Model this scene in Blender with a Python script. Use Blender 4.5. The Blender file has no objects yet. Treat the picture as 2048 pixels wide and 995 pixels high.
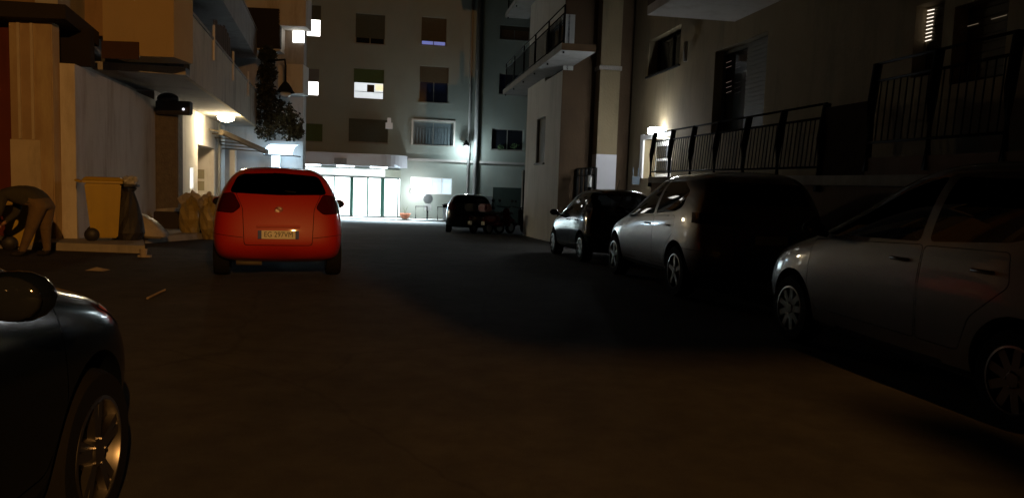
import bpy, bmesh, math, random
from mathutils import Vector, Matrix
from mathutils.bvhtree import BVHTree
random.seed(7)
scene = bpy.context.scene
C = scene.collection
PI = math.pi
R = math.radians

# ------------------------------------------------------------------ camera
EYE = 1.40
FPX = 1500.0
cam_d = bpy.data.cameras.new('camera')
cam_d.sensor_width = 36.0
cam_d.lens = FPX / 2048 * 36
cam_d.clip_start = 0.05
cam_d.clip_end = 2000
cam = bpy.data.objects.new('camera', cam_d)
C.objects.link(cam)
PITCH, ROLL = 5.0, 2.0
CAMM = (Matrix.Translation((0, 0, EYE)) @ Matrix.Rotation(R(90 - PITCH), 4, 'X') @ Matrix.Rotation(R(ROLL), 4, 'Z'))
cam.matrix_world = CAMM
scene.camera = cam
CROT = CAMM.to_3x3()
CINV = CAMM.inverted()

def ray(px, py):
    return CROT @ Vector((px - 1024, -(py - 497.5), -FPX))

def at_depth(px, py, Y):
    d = ray(px, py)
    return Vector((0, 0, EYE)) + d * (Y / d.y)

def gz(y):
    """height of the street: level near the viewer, then gently downhill"""
    y = min(y, 60)
    if y < 10: return 0.0
    if y < 12: return -0.031 * (y - 10) ** 2 / 4
    return -0.031 * (y - 11)

def on_ground(px, py, dz=0.0):
    d = ray(px, py)
    lo, hi = 0.5, 80.0
    for _ in range(60):
        m = (lo + hi) / 2
        z = EYE + d.z * m / d.y
        if z > gz(m) + dz: lo = m
        else: hi = m
    return Vector((d.x * lo / d.y, lo, gz(lo) + dz))

# ------------------------------------------------------------------ materials
MATS = {}
def new_mat(name):
    m = bpy.data.materials.new(name)
    m.use_nodes = True
    MATS[name] = m
    return m, m.node_tree, m.node_tree.nodes['Principled BSDF']

def mat(name, col, rough=0.6, metal=0.0, var=0.25, scale=3.0, bump=0.0, coat=0.0, stain=0.0, stain_col=None, bscale=None, spec=0.5):
    if name in MATS: return MATS[name]
    m, nt, b = new_mat(name)
    n = nt.nodes; l = nt.links
    tc = n.new('ShaderNodeTexCoord')
    no = n.new('ShaderNodeTexNoise'); no.inputs['Scale'].default_value = scale; no.inputs['Detail'].default_value = 6
    l.new(tc.outputs['Object'], no.inputs['Vector'])
    mx = n.new('ShaderNodeMix'); mx.data_type = 'RGBA'
    lo = [c * (1 - var) for c in col] + [1]; hi = [min(1, c * (1 + var)) for c in col] + [1]
    mx.inputs[6].default_value = lo; mx.inputs[7].default_value = hi
    l.new(no.outputs['Fac'], mx.inputs[0])
    out = mx.outputs[2]
    if stain > 0:
        n2 = n.new('ShaderNodeTexNoise'); n2.inputs['Scale'].default_value = 0.9; n2.inputs['Detail'].default_value = 8
        n2.inputs['Roughness'].default_value = 0.7
        mp = n.new('ShaderNodeMapping'); mp.inputs['Scale'].default_value = (1.6, 1.6, 0.35)
        l.new(tc.outputs['Object'], mp.inputs['Vector']); l.new(mp.outputs['Vector'], n2.inputs['Vector'])
        rp = n.new('ShaderNodeValToRGB'); rp.color_ramp.elements[0].position = 0.5; rp.color_ramp.elements[1].position = 0.68
        rp.color_ramp.elements[1].color = (stain, stain, stain, 1)
        l.new(n2.outputs['Fac'], rp.inputs['Fac'])
        m2 = n.new('ShaderNodeMix'); m2.data_type = 'RGBA'
        sc = stain_col or [c * 0.35 for c in col]
        m2.inputs[7].default_value = list(sc) + [1]
        l.new(rp.outputs['Color'], m2.inputs[0]); l.new(out, m2.inputs[6])
        out = m2.outputs[2]
    l.new(out, b.inputs['Base Color'])
    b.inputs['Roughness'].default_value = rough
    b.inputs['Metallic'].default_value = metal
    b.inputs['Coat Weight'].default_value = coat
    b.inputs['Coat Roughness'].default_value = 0.04
    b.inputs['Specular IOR Level'].default_value = spec
    if bump > 0:
        nb = n.new('ShaderNodeTexNoise'); nb.inputs['Scale'].default_value = bscale or scale * 12; nb.inputs['Detail'].default_value = 4
        l.new(tc.outputs['Object'], nb.inputs['Vector'])
        bp = n.new('ShaderNodeBump'); bp.inputs['Strength'].default_value = bump; bp.inputs['Distance'].default_value = 0.02
        l.new(nb.outputs['Fac'], bp.inputs['Height']); l.new(bp.outputs['Normal'], b.inputs['Normal'])
    return m

def emit(name, col, strength, base=0.6):
    if name in MATS: return MATS[name]
    m, nt, b = new_mat(name)
    n = nt.nodes; l = nt.links
    b.inputs['Base Color'].default_value = (base, base, base, 1)
    tc = n.new('ShaderNodeTexCoord')
    no = n.new('ShaderNodeTexNoise'); no.inputs['Scale'].default_value = 1.3
    l.new(tc.outputs['Object'], no.inputs['Vector'])
    ma = n.new('ShaderNodeMapRange'); ma.inputs['To Min'].default_value = strength * 0.75; ma.inputs['To Max'].default_value = strength * 1.25
    l.new(no.outputs['Fac'], ma.inputs['Value']); l.new(ma.outputs['Result'], b.inputs['Emission Strength'])
    b.inputs['Emission Color'].default_value = (*col, 1)
    return m

def glass(name, tint=(0.10, 0.12, 0.12), rough=0.02):
    if name in MATS: return MATS[name]
    m = bpy.data.materials.new(name); m.use_nodes = True; MATS[name] = m
    nt = m.node_tree; n = nt.nodes; l = nt.links
    n.clear()
    o = n.new('ShaderNodeOutputMaterial'); t = n.new('ShaderNodeBsdfTransparent'); t.inputs['Color'].default_value = (*tint, 1)
    g = n.new('ShaderNodeBsdfGlossy'); g.inputs['Roughness'].default_value = rough; g.inputs['Color'].default_value = (.9, .9, .9, 1)
    f = n.new('ShaderNodeFresnel'); f.inputs['IOR'].default_value = 1.45
    x = n.new('ShaderNodeMixShader')
    l.new(f.outputs['Fac'], x.inputs['Fac']); l.new(t.outputs['BSDF'], x.inputs[1]); l.new(g.outputs['BSDF'], x.inputs[2]); l.new(x.outputs['Shader'], o.inputs['Surface'])
    return m

def asphalt():
    m, nt, b = new_mat('asphalt')
    n = nt.nodes; l = nt.links
    tc = n.new('ShaderNodeTexCoord')
    def noise(s, d=6, r=0.6):
        x = n.new('ShaderNodeTexNoise'); x.inputs['Scale'].default_value = s; x.inputs['Detail'].default_value = d; x.inputs['Roughness'].default_value = r
        l.new(tc.outputs['Object'], x.inputs['Vector']); return x
    n1, n2, n3 = noise(0.45, 5), noise(160, 3), noise(3.2, 7, 0.7)
    vo = n.new('ShaderNodeTexVoronoi'); vo.feature = 'DISTANCE_TO_EDGE'; vo.inputs['Scale'].default_value = 0.35
    nw = noise(1.3, 4)
    mw = n.new('ShaderNodeMix'); mw.data_type = 'RGBA'; mw.inputs[0].default_value = 0.25
    l.new(tc.outputs['Object'], mw.inputs[6]); l.new(nw.outputs['Color'], mw.inputs[7]); l.new(mw.outputs[2], vo.inputs['Vector'])
    rp = n.new('ShaderNodeValToRGB')
    rp.color_ramp.elements[0].color = (0.043, 0.0425, 0.041, 1); rp.color_ramp.elements[0].position = 0.3
    rp.color_ramp.elements[1].color = (0.068, 0.066, 0.063, 1); rp.color_ramp.elements[1].position = 0.7
    l.new(n1.outputs['Fac'], rp.inputs['Fac'])
    mx = n.new('ShaderNodeMix'); mx.data_type = 'RGBA'; mx.blend_type = 'OVERLAY'; mx.inputs[0].default_value = 0.55
    l.new(rp.outputs['Color'], mx.inputs[6]); l.new(n2.outputs['Fac'], mx.inputs[7])
    m3 = n.new('ShaderNodeMix'); m3.data_type = 'RGBA'; m3.blend_type = 'OVERLAY'; m3.inputs[0].default_value = 0.5
    l.new(mx.outputs[2], m3.inputs[6]); l.new(n3.outputs['Fac'], m3.inputs[7])
    cr = n.new('ShaderNodeMapRange'); cr.inputs['From Max'].default_value = 0.006; cr.inputs['To Min'].default_value = 0.82
    l.new(vo.outputs['Distance'], cr.inputs['Value'])
    m4 = n.new('ShaderNodeMix'); m4.data_type = 'RGBA'; m4.blend_type = 'MULTIPLY'; m4.inputs[0].default_value = 1
    l.new(m3.outputs[2], m4.inputs[6]); l.new(cr.outputs['Result'], m4.inputs[7])
    l.new(m4.outputs[2], b.inputs['Base Color'])
    b.inputs['Roughness'].default_value = 0.95
    b.inputs['Specular IOR Level'].default_value = 0.08
    bp = n.new('ShaderNodeBump'); bp.inputs['Strength'].default_value = 0.7; bp.inputs['Distance'].default_value = 0.01
    l.new(n2.outputs['Fac'], bp.inputs['Height']); l.new(bp.outputs['Normal'], b.inputs['Normal'])
    return m

ASPH = asphalt()
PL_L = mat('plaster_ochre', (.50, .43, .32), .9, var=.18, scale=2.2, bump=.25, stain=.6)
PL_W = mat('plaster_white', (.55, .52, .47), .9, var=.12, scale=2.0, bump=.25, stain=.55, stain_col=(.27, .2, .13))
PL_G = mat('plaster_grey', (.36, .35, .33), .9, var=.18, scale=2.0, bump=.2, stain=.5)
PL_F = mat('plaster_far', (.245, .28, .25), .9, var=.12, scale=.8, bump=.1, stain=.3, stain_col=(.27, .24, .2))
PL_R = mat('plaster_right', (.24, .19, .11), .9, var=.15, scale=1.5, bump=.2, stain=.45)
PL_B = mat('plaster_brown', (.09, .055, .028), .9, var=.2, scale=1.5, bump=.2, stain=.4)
STONE = mat('rough_stone', (.12, .10, .075), .95, var=.45, scale=7, bump=.8, bscale=22)
CONC = mat('concrete', (.30, .28, .25), .9, var=.25, scale=4, bump=.4, stain=.5)
IRON = mat('black_iron', (.012, .012, .012), .8, var=.2, scale=20, bump=.1, spec=.15)
PIPE = mat('grey_pipe', (.30, .31, .30), .6, var=.15, scale=6)
WHITEP = mat('white_paint', (.75, .75, .73), .5, var=.06, scale=5)
GREENP = mat('green_frame', (.006, .06, .045), .45, var=.15, scale=5)
GREENS = mat('green_shutter', (.05, .10, .03), .7, var=.15, scale=6)
DARKS = mat('dark_green_shutter', (.055, .07, .055), .7, var=.15, scale=6)
BROWNS = mat('brown_shutter', (.07, .06, .035), .7, var=.15, scale=6)
BLUES = mat('grey_blue_shutter', (.12, .13, .13), .7, var=.12, scale=6)
DGLASS = mat('dark_glass', (.012, .014, .018), .06, var=.1, scale=1)
YEL = mat('yellow_plastic', (.40, .27, .006), .45, var=.1, scale=4, stain=.3, stain_col=(.2, .12, .02))
BLKP = mat('black_plastic', (.018, .017, .016), .55, var=.2, scale=6)
BAGB = mat('black_bag', (.018, .015, .012), .65, var=.3, scale=8, bump=.6, bscale=14)
BAGW = mat('white_bag', (.33, .29, .23), .5, var=.2, scale=7, bump=.7, bscale=12)
BAGY = mat('yellow_bag', (.25, .19, .06), .45, var=.25, scale=6, bump=.7, bscale=12)
CLEARB = mat('pale_crinkled_plastic', (.4, .4, .38), .2, var=.4, scale=20, bump=1, bscale=40)
PAPER = mat('paper', (.3, .26, .22), .8, var=.15, scale=9)
TERRA = mat('terracotta', (.35, .12, .06), .8, var=.15, scale=6)
LEAF = mat('leaf_dark', (.018, .022, .012), .7, var=.5, scale=14)
LEAF2 = mat('leaf_green', (.05, .09, .03), .6, var=.5, scale=14)
BARK = mat('bark', (.08, .06, .04), .9, var=.3, scale=20, bump=.5)
TYRE = mat('tyre', (.009, .009, .009), .95, var=.2, scale=30, spec=.08)
RIMS = mat('rim_silver', (.62, .6, .57), .32, metal=1, var=.05)
RIMD = mat('rim_grey', (.22, .21, .2), .3, metal=1, var=.05)
INTER = mat('car_interior', (.012, .012, .013), .85, var=.2, scale=10)
TRIM = mat('black_trim', (.010, .010, .010), .7, var=.2, scale=10, spec=.15)
CHROME = mat('chrome', (.7, .7, .7), .15, metal=1, var=.04)
CGLASS = glass('car_glass', (.16, .18, .18))
CGLASSD = glass('car_glass_dark', (.03, .03, .03))
CGLASSC = glass('car_glass_clear', (.62, .66, .66))
WGLASS = glass('window_glass', (.8, .82, .82))
REDL = mat('tail_lamp_red', (.045, .002, .002), .12, var=.25, scale=12, coat=1)
LAMPC = mat('lamp_clear', (.35, .35, .36), .12, var=.3, scale=14, coat=1)
PLATEW = mat('plate_white', (.62, .6, .52), .4, var=.05)
PLATEB = mat('plate_blue', (.02, .04, .25), .4, var=.05)
INK = mat('plate_ink', (.01, .01, .01), .5, var=.05)

# ------------------------------------------------------------------ mesh helpers
def tag(o, label=None, cat=None, group=None, kind=None):
    if label: o['label'] = label
    if cat: o['category'] = cat
    if group: o['group'] = group
    if kind: o['kind'] = kind
    return o

def root(name, loc, label, cat, group=None, rz=0.0, rx=0.0):
    o = bpy.data.objects.new(name, None)
    C.objects.link(o)
    o.location = loc
    o.rotation_euler = (rx, 0, rz)
    return tag(o, label, cat, group)

def origin_of(o):
    """world translation of an unrotated chain of parents"""
    v = Vector((0, 0, 0))
    while o is not None:
        v += Vector(o.location); o = o.parent
    return v

def link_mesh(name, me, parent=None, loc=None):
    o = bpy.data.objects.new(name, me)
    C.objects.link(o)
    if parent is not None: o.parent = parent
    if loc is not None: o.location = loc
    return o

class MB:
    def __init__(s): s.v = []; s.f = []; s.m = []
    def add(s, vs, fs, mi=0):
        b = len(s.v); s.v += [Vector(v) for v in vs]; s.f += [tuple(b + i for i in f) for f in fs]; s.m += [mi] * len(fs)
    def hexa(s, p, mi=0):
        """8 corners: bottom ring 0-3, top ring 4-7"""
        s.add(p, [(0, 3, 2, 1), (4, 5, 6, 7), (0, 1, 5, 4), (1, 2, 6, 5), (2, 3, 7, 6), (3, 0, 4, 7)], mi)
    def box(s, a, b, mi=0):
        x0, y0, z0 = a; x1, y1, z1 = b
        s.hexa([(x0, y0, z0), (x1, y0, z0), (x1, y1, z0), (x0, y1, z0), (x0, y0, z1), (x1, y0, z1), (x1, y1, z1), (x0, y1, z1)], mi)
    def quad(s, a, b, c, d, mi=0): s.add([a, b, c, d], [(0, 1, 2, 3)], mi)
    def tube(s, pts, r, n=8, r2=None, cap=True, mi=0):
        pts = [Vector(p) for p in pts]; rings = []
        k = len(pts)
        for i, p in enumerate(pts):
            d = (pts[min(i + 1, k - 1)] - pts[max(i - 1, 0)]).normalized()
            u = d.cross(Vector((0, 0, 1)))
            if u.length < 1e-3: u = d.cross(Vector((1, 0, 0)))
            u.normalize(); w = d.cross(u)
            rr = r if r2 is None else r + (r2 - r) * i / (k - 1)
            rings.append([p + u * rr * math.cos(2 * PI * j / n) + w * rr * math.sin(2 * PI * j / n) for j in range(n)])
        vs = [v for rg in rings for v in rg]
        fs = [(i * n + j, i * n + (j + 1) % n, (i + 1) * n + (j + 1) % n, (i + 1) * n + j) for i in range(k - 1) for j in range(n)]
        if cap: fs += [tuple(range(n))[::-1], tuple((k - 1) * n + j for j in range(n))]
        s.add(vs, fs, mi)
    def lathe(s, c, prof, n=24, mi=0, axis=None):
        """prof: list of (radius, height) round a vertical axis at c, or along 'axis' (unit vector)"""
        c = Vector(c)
        a = Vector(axis or (0, 0, 1)); u = a.cross(Vector((0, 0, 1)))
        if u.length < 1e-3: u = Vector((1, 0, 0))
        u.normalize(); w = a.cross(u)
        vs = [c + a * h + (u * math.cos(2 * PI * j / n) + w * math.sin(2 * PI * j / n)) * r for r, h in prof for j in range(n)]
        fs = [(i * n + j, i * n + (j + 1) % n, (i + 1) * n + (j + 1) % n, (i + 1) * n + j) for i in range(len(prof) - 1) for j in range(n)]
        s.add(vs, fs, mi)
    def sphere(s, c, r, n=10, sq=(1, 1, 1), jit=0.0, mi=0):
        c = Vector(c); vs = []; fs = []
        m = n // 2 + 1
        for i in range(m + 1):
            t = PI * i / m
            for j in range(n):
                p = 2 * PI * j / n
                k = 1 + random.uniform(-jit, jit)
                vs.append(c + Vector((math.sin(t) * math.cos(p) * sq[0], math.sin(t) * math.sin(p) * sq[1], math.cos(t) * sq[2])) * r * k)
        fs = [(i * n + j, (i + 1) * n + j, (i + 1) * n + (j + 1) % n, i * n + (j + 1) % n) for i in range(m) for j in range(n)]
        s.add(vs, fs, mi)
    def build(s, name, material, parent=None, smooth=False, loc=None, local=False, bevel=0.0):
        off = Vector((0, 0, 0)) if local else (origin_of(parent) if parent else Vector((0, 0, 0)))
        if loc is not None and not local: off = off + Vector(loc) - (origin_of(parent) if parent else Vector((0, 0, 0)))
        me = bpy.data.meshes.new(name)
        me.from_pydata([v - off for v in s.v], [], s.f)
        ms = material if isinstance(material, (list, tuple)) else [material]
        for m in ms: me.materials.append(m)
        for p, mi in zip(me.polygons, s.m): p.material_index = mi
        bm = bmesh.new(); bm.from_mesh(me)
        bmesh.ops.remove_doubles(bm, verts=bm.verts, dist=1e-5)
        bmesh.ops.recalc_face_normals(bm, faces=bm.faces)
        if bevel > 0:
            es = [e for e in bm.edges if len(e.link_faces) == 2 and e.calc_face_angle(0) > 0.6]
            bmesh.ops.bevel(bm, geom=es, offset=bevel, segments=2, affect='EDGES', clamp_overlap=True)
        if smooth:
            for f in bm.faces: f.smooth = True
        bm.to_mesh(me); bm.free()
        if smooth == 'auto':
            try: me.set_sharp_from_angle(angle=R(35))
            except Exception: pass
        o = link_mesh(name, me, parent)
        if loc is not None: o.location = Vector(loc) - (origin_of(parent) if parent else Vector((0, 0, 0)))
        return o

def thing(mb, name, material, label, cat, loc, group=None, **kw):
    o = mb.build(name, material, None, loc=loc, **kw)
    return tag(o, label, cat, group)

def round_poly(pts, r=0.04, n=3):
    out = []; k = len(pts)
    for i in range(k):
        p0, p1, p2 = Vector(pts[i - 1]), Vector(pts[i]), Vector(pts[(i + 1) % k])
        a = (p0 - p1); b = (p2 - p1)
        rr = min(r, a.length * .4, b.length * .4)
        a = p1 + a.normalized() * rr; b = p1 + b.normalized() * rr
        for j in range(n + 1):
            t = j / n
            q = a * (1 - t) ** 2 + p1 * 2 * t * (1 - t) + b * t * t
            out.append((q.x, q.y))
    return out

# ------------------------------------------------------------------ facades
class Facade:
    """vertical plane through p (x,y); d = direction along it (u), n = outward normal (w); v = absolute height"""
    def __init__(s, p, d, n):
        s.p = Vector((p[0], p[1], 0)); s.d = Vector((d[0], d[1], 0)).normalized()
        k = Vector((-s.d.y, s.d.x, 0))
        s.n = k if k.dot(Vector((n[0], n[1], 0))) > 0 else -k
    def pt(s, u, v, w=0.0):
        q = s.p + s.d * u + s.n * w
        return Vector((q.x, q.y, v))
    def uv(s, px, py, w=0.0):
        d = ray(px, py); o = Vector((0, 0, EYE))
        t = ((s.p + s.n * w) - o).dot(s.n) / d.dot(s.n)
        q = o + d * t
        return (q - s.p).dot(s.d), q.z
    def rect(s, x0, y0, x1, y1, w=0.0):
        a = s.uv(x0, (y0 + y1) / 2, w)[0]; b = s.uv(x1, (y0 + y1) / 2, w)[0]
        xm = (x0 + x1) / 2
        t = s.uv(xm, y0, w)[1]; bo = s.uv(xm, y1, w)[1]
        return min(a, b), max(a, b), bo, t
    def box(s, mb, u0, u1, v0, v1, w0, w1, mi=0):
        P = s.pt
        mb.hexa([P(u0, v0, w0), P(u1, v0, w0), P(u1, v0, w1), P(u0, v0, w1), P(u0, v1, w0), P(u1, v1, w0), P(u1, v1, w1), P(u0, v1, w1)], mi)
    def wall(s, mb, u0, u1, v0, v1, holes=(), w=0.0, depth=0.25, thick=0.35):
        """wall sheet with real openings and reveals"""
        us = sorted({u0, u1, *[h[0] for h in holes], *[h[1] for h in holes]})
        vs = sorted({v0, v1, *[h[2] for h in holes], *[h[3] for h in holes]})
        us = [u for u in us if u0 <= u <= u1]; vs = [v for v in vs if v0 <= v <= v1]
        P = s.pt
        for i in range(len(us) - 1):
            for j in range(len(vs) - 1):
                cu = (us[i] + us[i + 1]) / 2; cv = (vs[j] + vs[j + 1]) / 2
                if any(h[0] < cu < h[1] and h[2] < cv < h[3] for h in holes): continue
                mb.quad(P(us[i], vs[j], w), P(us[i + 1], vs[j], w), P(us[i + 1], vs[j + 1], w), P(us[i], vs[j + 1], w))
        for a, b, c, d in holes:
            for (p, q) in (((a, c), (b, c)), ((b, c), (b, d)), ((b, d), (a, d)), ((a, d), (a, c))):
                mb.quad(P(p[0], p[1], w), P(q[0], q[1], w), P(q[0], q[1], w - depth), P(p[0], p[1], w - depth))
        t = thick
        for (p, q) in (((u0, v0), (u1, v0)), ((u1, v0), (u1, v1)), ((u1, v1), (u0, v1)), ((u0, v1), (u0, v0))):
            mb.quad(P(p[0], p[1], w), P(q[0], q[1], w), P(q[0], q[1], w - t), P(p[0], p[1], w - t))
        if not holes: mb.quad(P(u0, v0, w - t), P(u1, v0, w - t), P(u1, v1, w - t), P(u0, v1, w - t))

def slat_shutter(F, mb, u0, u1, v0, v1, w, pitch=0.055):
    n = max(3, int((v1 - v0) / pitch))
    h = (v1 - v0) / n
    for i in range(n):
        F.box(mb, u0, u1, v0 + i * h, v0 + (i + .82) * h, w + .002, w + .018)
    F.box(mb, u0, u1, v0, v1, w - .012, w)

def window(F, r, parent, w=0.0, shut=0.0, shut_mat=None, pane_mat=None, panes=2, frame_mat=None, depth=0.18, sill=True, name='window', bar=0.05):
    """recessed window in an opening r=(u0,u1,v0,v1): frame with pane and roller shutter as its pieces"""
    u0, u1, v0, v1 = r
    fm = MB(); wd = w - depth
    for a in ((u0, u0 + bar, v0, v1), (u1 - bar, u1, v0, v1), (u0 + bar, u1 - bar, v0, v0 + bar), (u0 + bar, u1 - bar, v1 - bar, v1)):
        F.box(fm, *a, wd, wd + .05)
    for i in range(1, panes):
        c = u0 + (u1 - u0) * i / panes
        F.box(fm, c - bar * .5, c + bar * .5, v0 + bar, v1 - bar, wd, wd + .045)
    if sill: F.box(fm, u0 - .06, u1 + .06, v0 - .055, v0 - .003, wd + .05, w + .06)
    fo = fm.build(name, frame_mat or WHITEP, parent)
    pm = MB(); F.box(pm, u0 + bar, u1 - bar, v0 + bar, v1 - bar, wd - .004, wd + .008)
    pm.build('pane', pane_mat or DGLASS, fo)
    if shut > 0:
        sm = MB(); slat_shutter(F, sm, u0 + .012, u1 - .012, v1 - (v1 - v0) * shut, v1 - .01, wd + .065)
        sm.build('shutter', shut_mat or DARKS, fo)
    return fo

def railing(F, parent, u0, u1, v0, v1, w, name='railing', gap=0.13, postgap=1.4, lean=0.0, material=None, post=0.028):
    m = MB(); P = F.pt
    n = max(1, round((u1 - u0) / postgap))
    for i in range(n + 1):
        u = u0 + (u1 - u0) * i / n
        m.tube([P(u, v0 - .25, w), P(u, v0 + .5 * (v1 - v0), w), P(u, v1, w + lean)], post, 6)
    for fr, wl in ((.10, 0), (.80, lean * .7), (1.0, lean)):
        v = v0 + (v1 - v0) * fr
        m.tube([P(u0, v, w + wl), P(u1, v, w + wl)], .018, 6)
    k = int((u1 - u0) / gap)
    for i in range(1, k):
        u = u0 + (u1 - u0) * i / k
        m.tube([P(u, v0 + .10 * (v1 - v0), w), P(u, v0 + .8 * (v1 - v0), w + lean * .7)], .009, 5, cap=False)
    return m.build(name, material or IRON, parent, smooth=True)

# ================================================================== CARS
def cage(kind):
    """rings rear to front; each ring six (y, x, z) points from the floor edge up to the centre of the roof"""
    RG = [
        [(-1.74, .60, .29), (-1.87, .73, .42), (-1.88, .77, .64), (-1.76, .72, 1.08), (-1.44, .55, 1.43), (-1.47, .30, 1.47), (-1.48, 0, 1.48)],
        [(-1.55, .72, .22), (-1.62, .815, .36), (-1.62, .85, .63), (-1.52, .80, 1.06), (-1.18, .60, 1.475), (-1.19, .32, 1.515), (-1.19, 0, 1.525)],
        [(-1.00, .74, .20), (-1.00, .82, .32), (-1.00, .85, .62), (-.98, .825, 1.02), (-.78, .625, 1.49), (-.78, .33, 1.535), (-.78, 0, 1.545)],
        [(-.35, .74, .20), (-.35, .81, .30), (-.35, .84, .60), (-.35, .825, .98), (-.30, .625, 1.495), (-.30, .33, 1.54), (-.30, 0, 1.55)],
        [(.35, .74, .20), (.35, .81, .30), (.35, .84, .60), (.35, .825, .955), (.10, .60, 1.46), (.14, .32, 1.50), (.16, 0, 1.51)],
        [(.95, .74, .20), (.95, .82, .32), (.95, .845, .60), (1.0, .82, .92), (.92, .67, .985), (1.0, .36, 1.01), (1.03, 0, 1.02)],
        [(1.40, .72, .20), (1.42, .81, .34), (1.42, .83, .60), (1.42, .79, .86), (1.40, .62, .90), (1.42, .34, .925), (1.42, 0, .935)],
        [(1.66, .66, .22), (1.70, .74, .36), (1.71, .76, .58), (1.67, .71, .76), (1.66, .56, .805), (1.68, .30, .83), (1.69, 0, .84)],
        [(1.76, .48, .25), (1.86, .58, .36), (1.88, .60, .52), (1.83, .56, .66), (1.79, .42, .715), (1.81, .22, .735), (1.82, 0, .74)],
    ]
    RG = [[list(p) for p in r] for r in RG]
    if kind == 'crossover':
        for r in RG:
            for p in r:
                p[2] = p[2] * .97 + .06 if p[2] < .7 else p[2]
        for r, rise in ((0, .05), (1, .05), (2, .03)):
            RG[r][3][2] += rise
    if kind == 'crossover':
        RG[0][3][:] = [-1.80, .74, 1.08]
        RG[0][4][:] = [-1.60, .615, 1.47]; RG[0][5][:] = [-1.62, .34, 1.51]; RG[0][6][:] = [-1.63, 0, 1.52]
        RG[1][4][:] = [-1.28, .645, 1.50]; RG[1][5][:] = [-1.29, .35, 1.545]; RG[1][6][:] = [-1.29, 0, 1.555]
    if kind == 'saloon':
        RG[0][3][:] = [-1.80, .70, .98]; RG[0][4][:] = [-1.60, .58, 1.06]; RG[0][5][:] = [-1.62, .3, 1.08]; RG[0][6][:] = [-1.63, 0, 1.09]
        RG[1][4][:] = [-1.28, .62, 1.14]; RG[1][5][:] = [-1.3, .33, 1.17]; RG[1][6][:] = [-1.31, 0, 1.18]
    return RG

def car_shell(kind, L, W, H, clear, wheels, wr, ry, fy):
    RG = cage(kind)
    bm = bmesh.new()
    def V(p, s): return bm.verts.new((p[1] * s, p[0], p[2]))
    rows = []
    for r in RG:
        right = [V(p, 1) for p in r]
        left = [V(p, -1) for p in r[:6]] + [right[6]]
        cen = bm.verts.new((0, r[0][0], r[0][2]))
        rows.append((left, right, cen))
    def F(*v):
        try: bm.faces.new(v)
        except ValueError: pass
    for a, b in zip(rows[:-1], rows[1:]):
        for k in range(6):
            F(a[0][k], a[0][k + 1], b[0][k + 1], b[0][k])
            F(a[1][k], b[1][k], b[1][k + 1], a[1][k + 1])
        F(a[2], b[2], b[0][0], a[0][0]); F(a[2], a[1][0], b[1][0], b[2])
    for (lf, rt, cen), sg, ring in ((rows[0], -1, RG[0]), (rows[-1], 1, RG[-1])):
        # columns at x = 0 and +-half, bulging outwards
        cols = {}
        for k in range(5):
            p = ring[k]
            if k == 0: c0 = cen
            elif k == 4: c0 = rt[6]
            else: c0 = bm.verts.new((0, p[0] + sg * .07, p[2] + (.0 if k < 3 else .015)))
            if k == 4: cl, cr = lf[5], rt[5]
            else:
                cl = bm.verts.new((-p[1] * .55, p[0] + sg * .05, p[2])); cr = bm.verts.new((p[1] * .55, p[0] + sg * .05, p[2]))
            cols[k] = (lf[k], cl, c0, cr, rt[k])
        for k in range(4):
            for j in range(4):
                q = (cols[k][j], cols[k][j + 1], cols[k + 1][j + 1], cols[k + 1][j])
                F(*q)
    # the floor edge between ring 0 and the end columns
    for (lf, rt, cen), ring in ((rows[0], 0), (rows[-1], -1)):
        pass
    bmesh.ops.holes_fill(bm, edges=[e for e in bm.edges if e.is_boundary], sides=0)
    bmesh.ops.recalc_face_normals(bm, faces=bm.faces)
    me = bpy.data.meshes.new('tmp_shell'); bm.to_mesh(me); bm.free()
    o = bpy.data.objects.new('tmp_shell', me); C.objects.link(o)
    md = o.modifiers.new('s', 'SUBSURF'); md.levels = 3; md.render_levels = 3
    dg = bpy.context.evaluated_depsgraph_get()
    m2 = bpy.data.meshes.new_from_object(o.evaluated_get(dg))
    bpy.data.objects.remove(o)
    # real size
    xs = [v.co.x for v in m2.vertices]; ys = [v.co.y for v in m2.vertices]; zs = [v.co.z for v in m2.vertices]
    w, l, zmin, zmax = max(xs) - min(xs), max(ys) - min(ys), min(zs), max(zs)
    yc = (max(ys) + min(ys)) / 2
    for v in m2.vertices:
        v.co = Vector((v.co.x * W / w, (v.co.y - yc) * L / l, clear + (v.co.z - zmin) * (H - clear) / (zmax - zmin)))
    # wheel wells
    o = bpy.data.objects.new('tmp_shell', m2); C.objects.link(o)
    cut = MB()
    for y in (ry, fy):
        for sx in (-1, 1):
            cut.lathe((sx * (W / 2 - .27), y, wr + .015), [(0, 0), (wr + .055, 0), (wr + .055, .5), (0, .5)], 40, axis=(sx, 0, 0))
    co = cut.build('tmp_cut', TRIM)
    m2.materials.append(TRIM)
    b = o.modifiers.new('b', 'BOOLEAN'); b.operation = 'DIFFERENCE'; b.object = co; b.solver = 'EXACT'
    dg = bpy.context.evaluated_depsgraph_get()
    m3 = bpy.data.meshes.new_from_object(o.evaluated_get(dg))
    bpy.data.objects.remove(o); bpy.data.objects.remove(co)
    return m3

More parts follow.
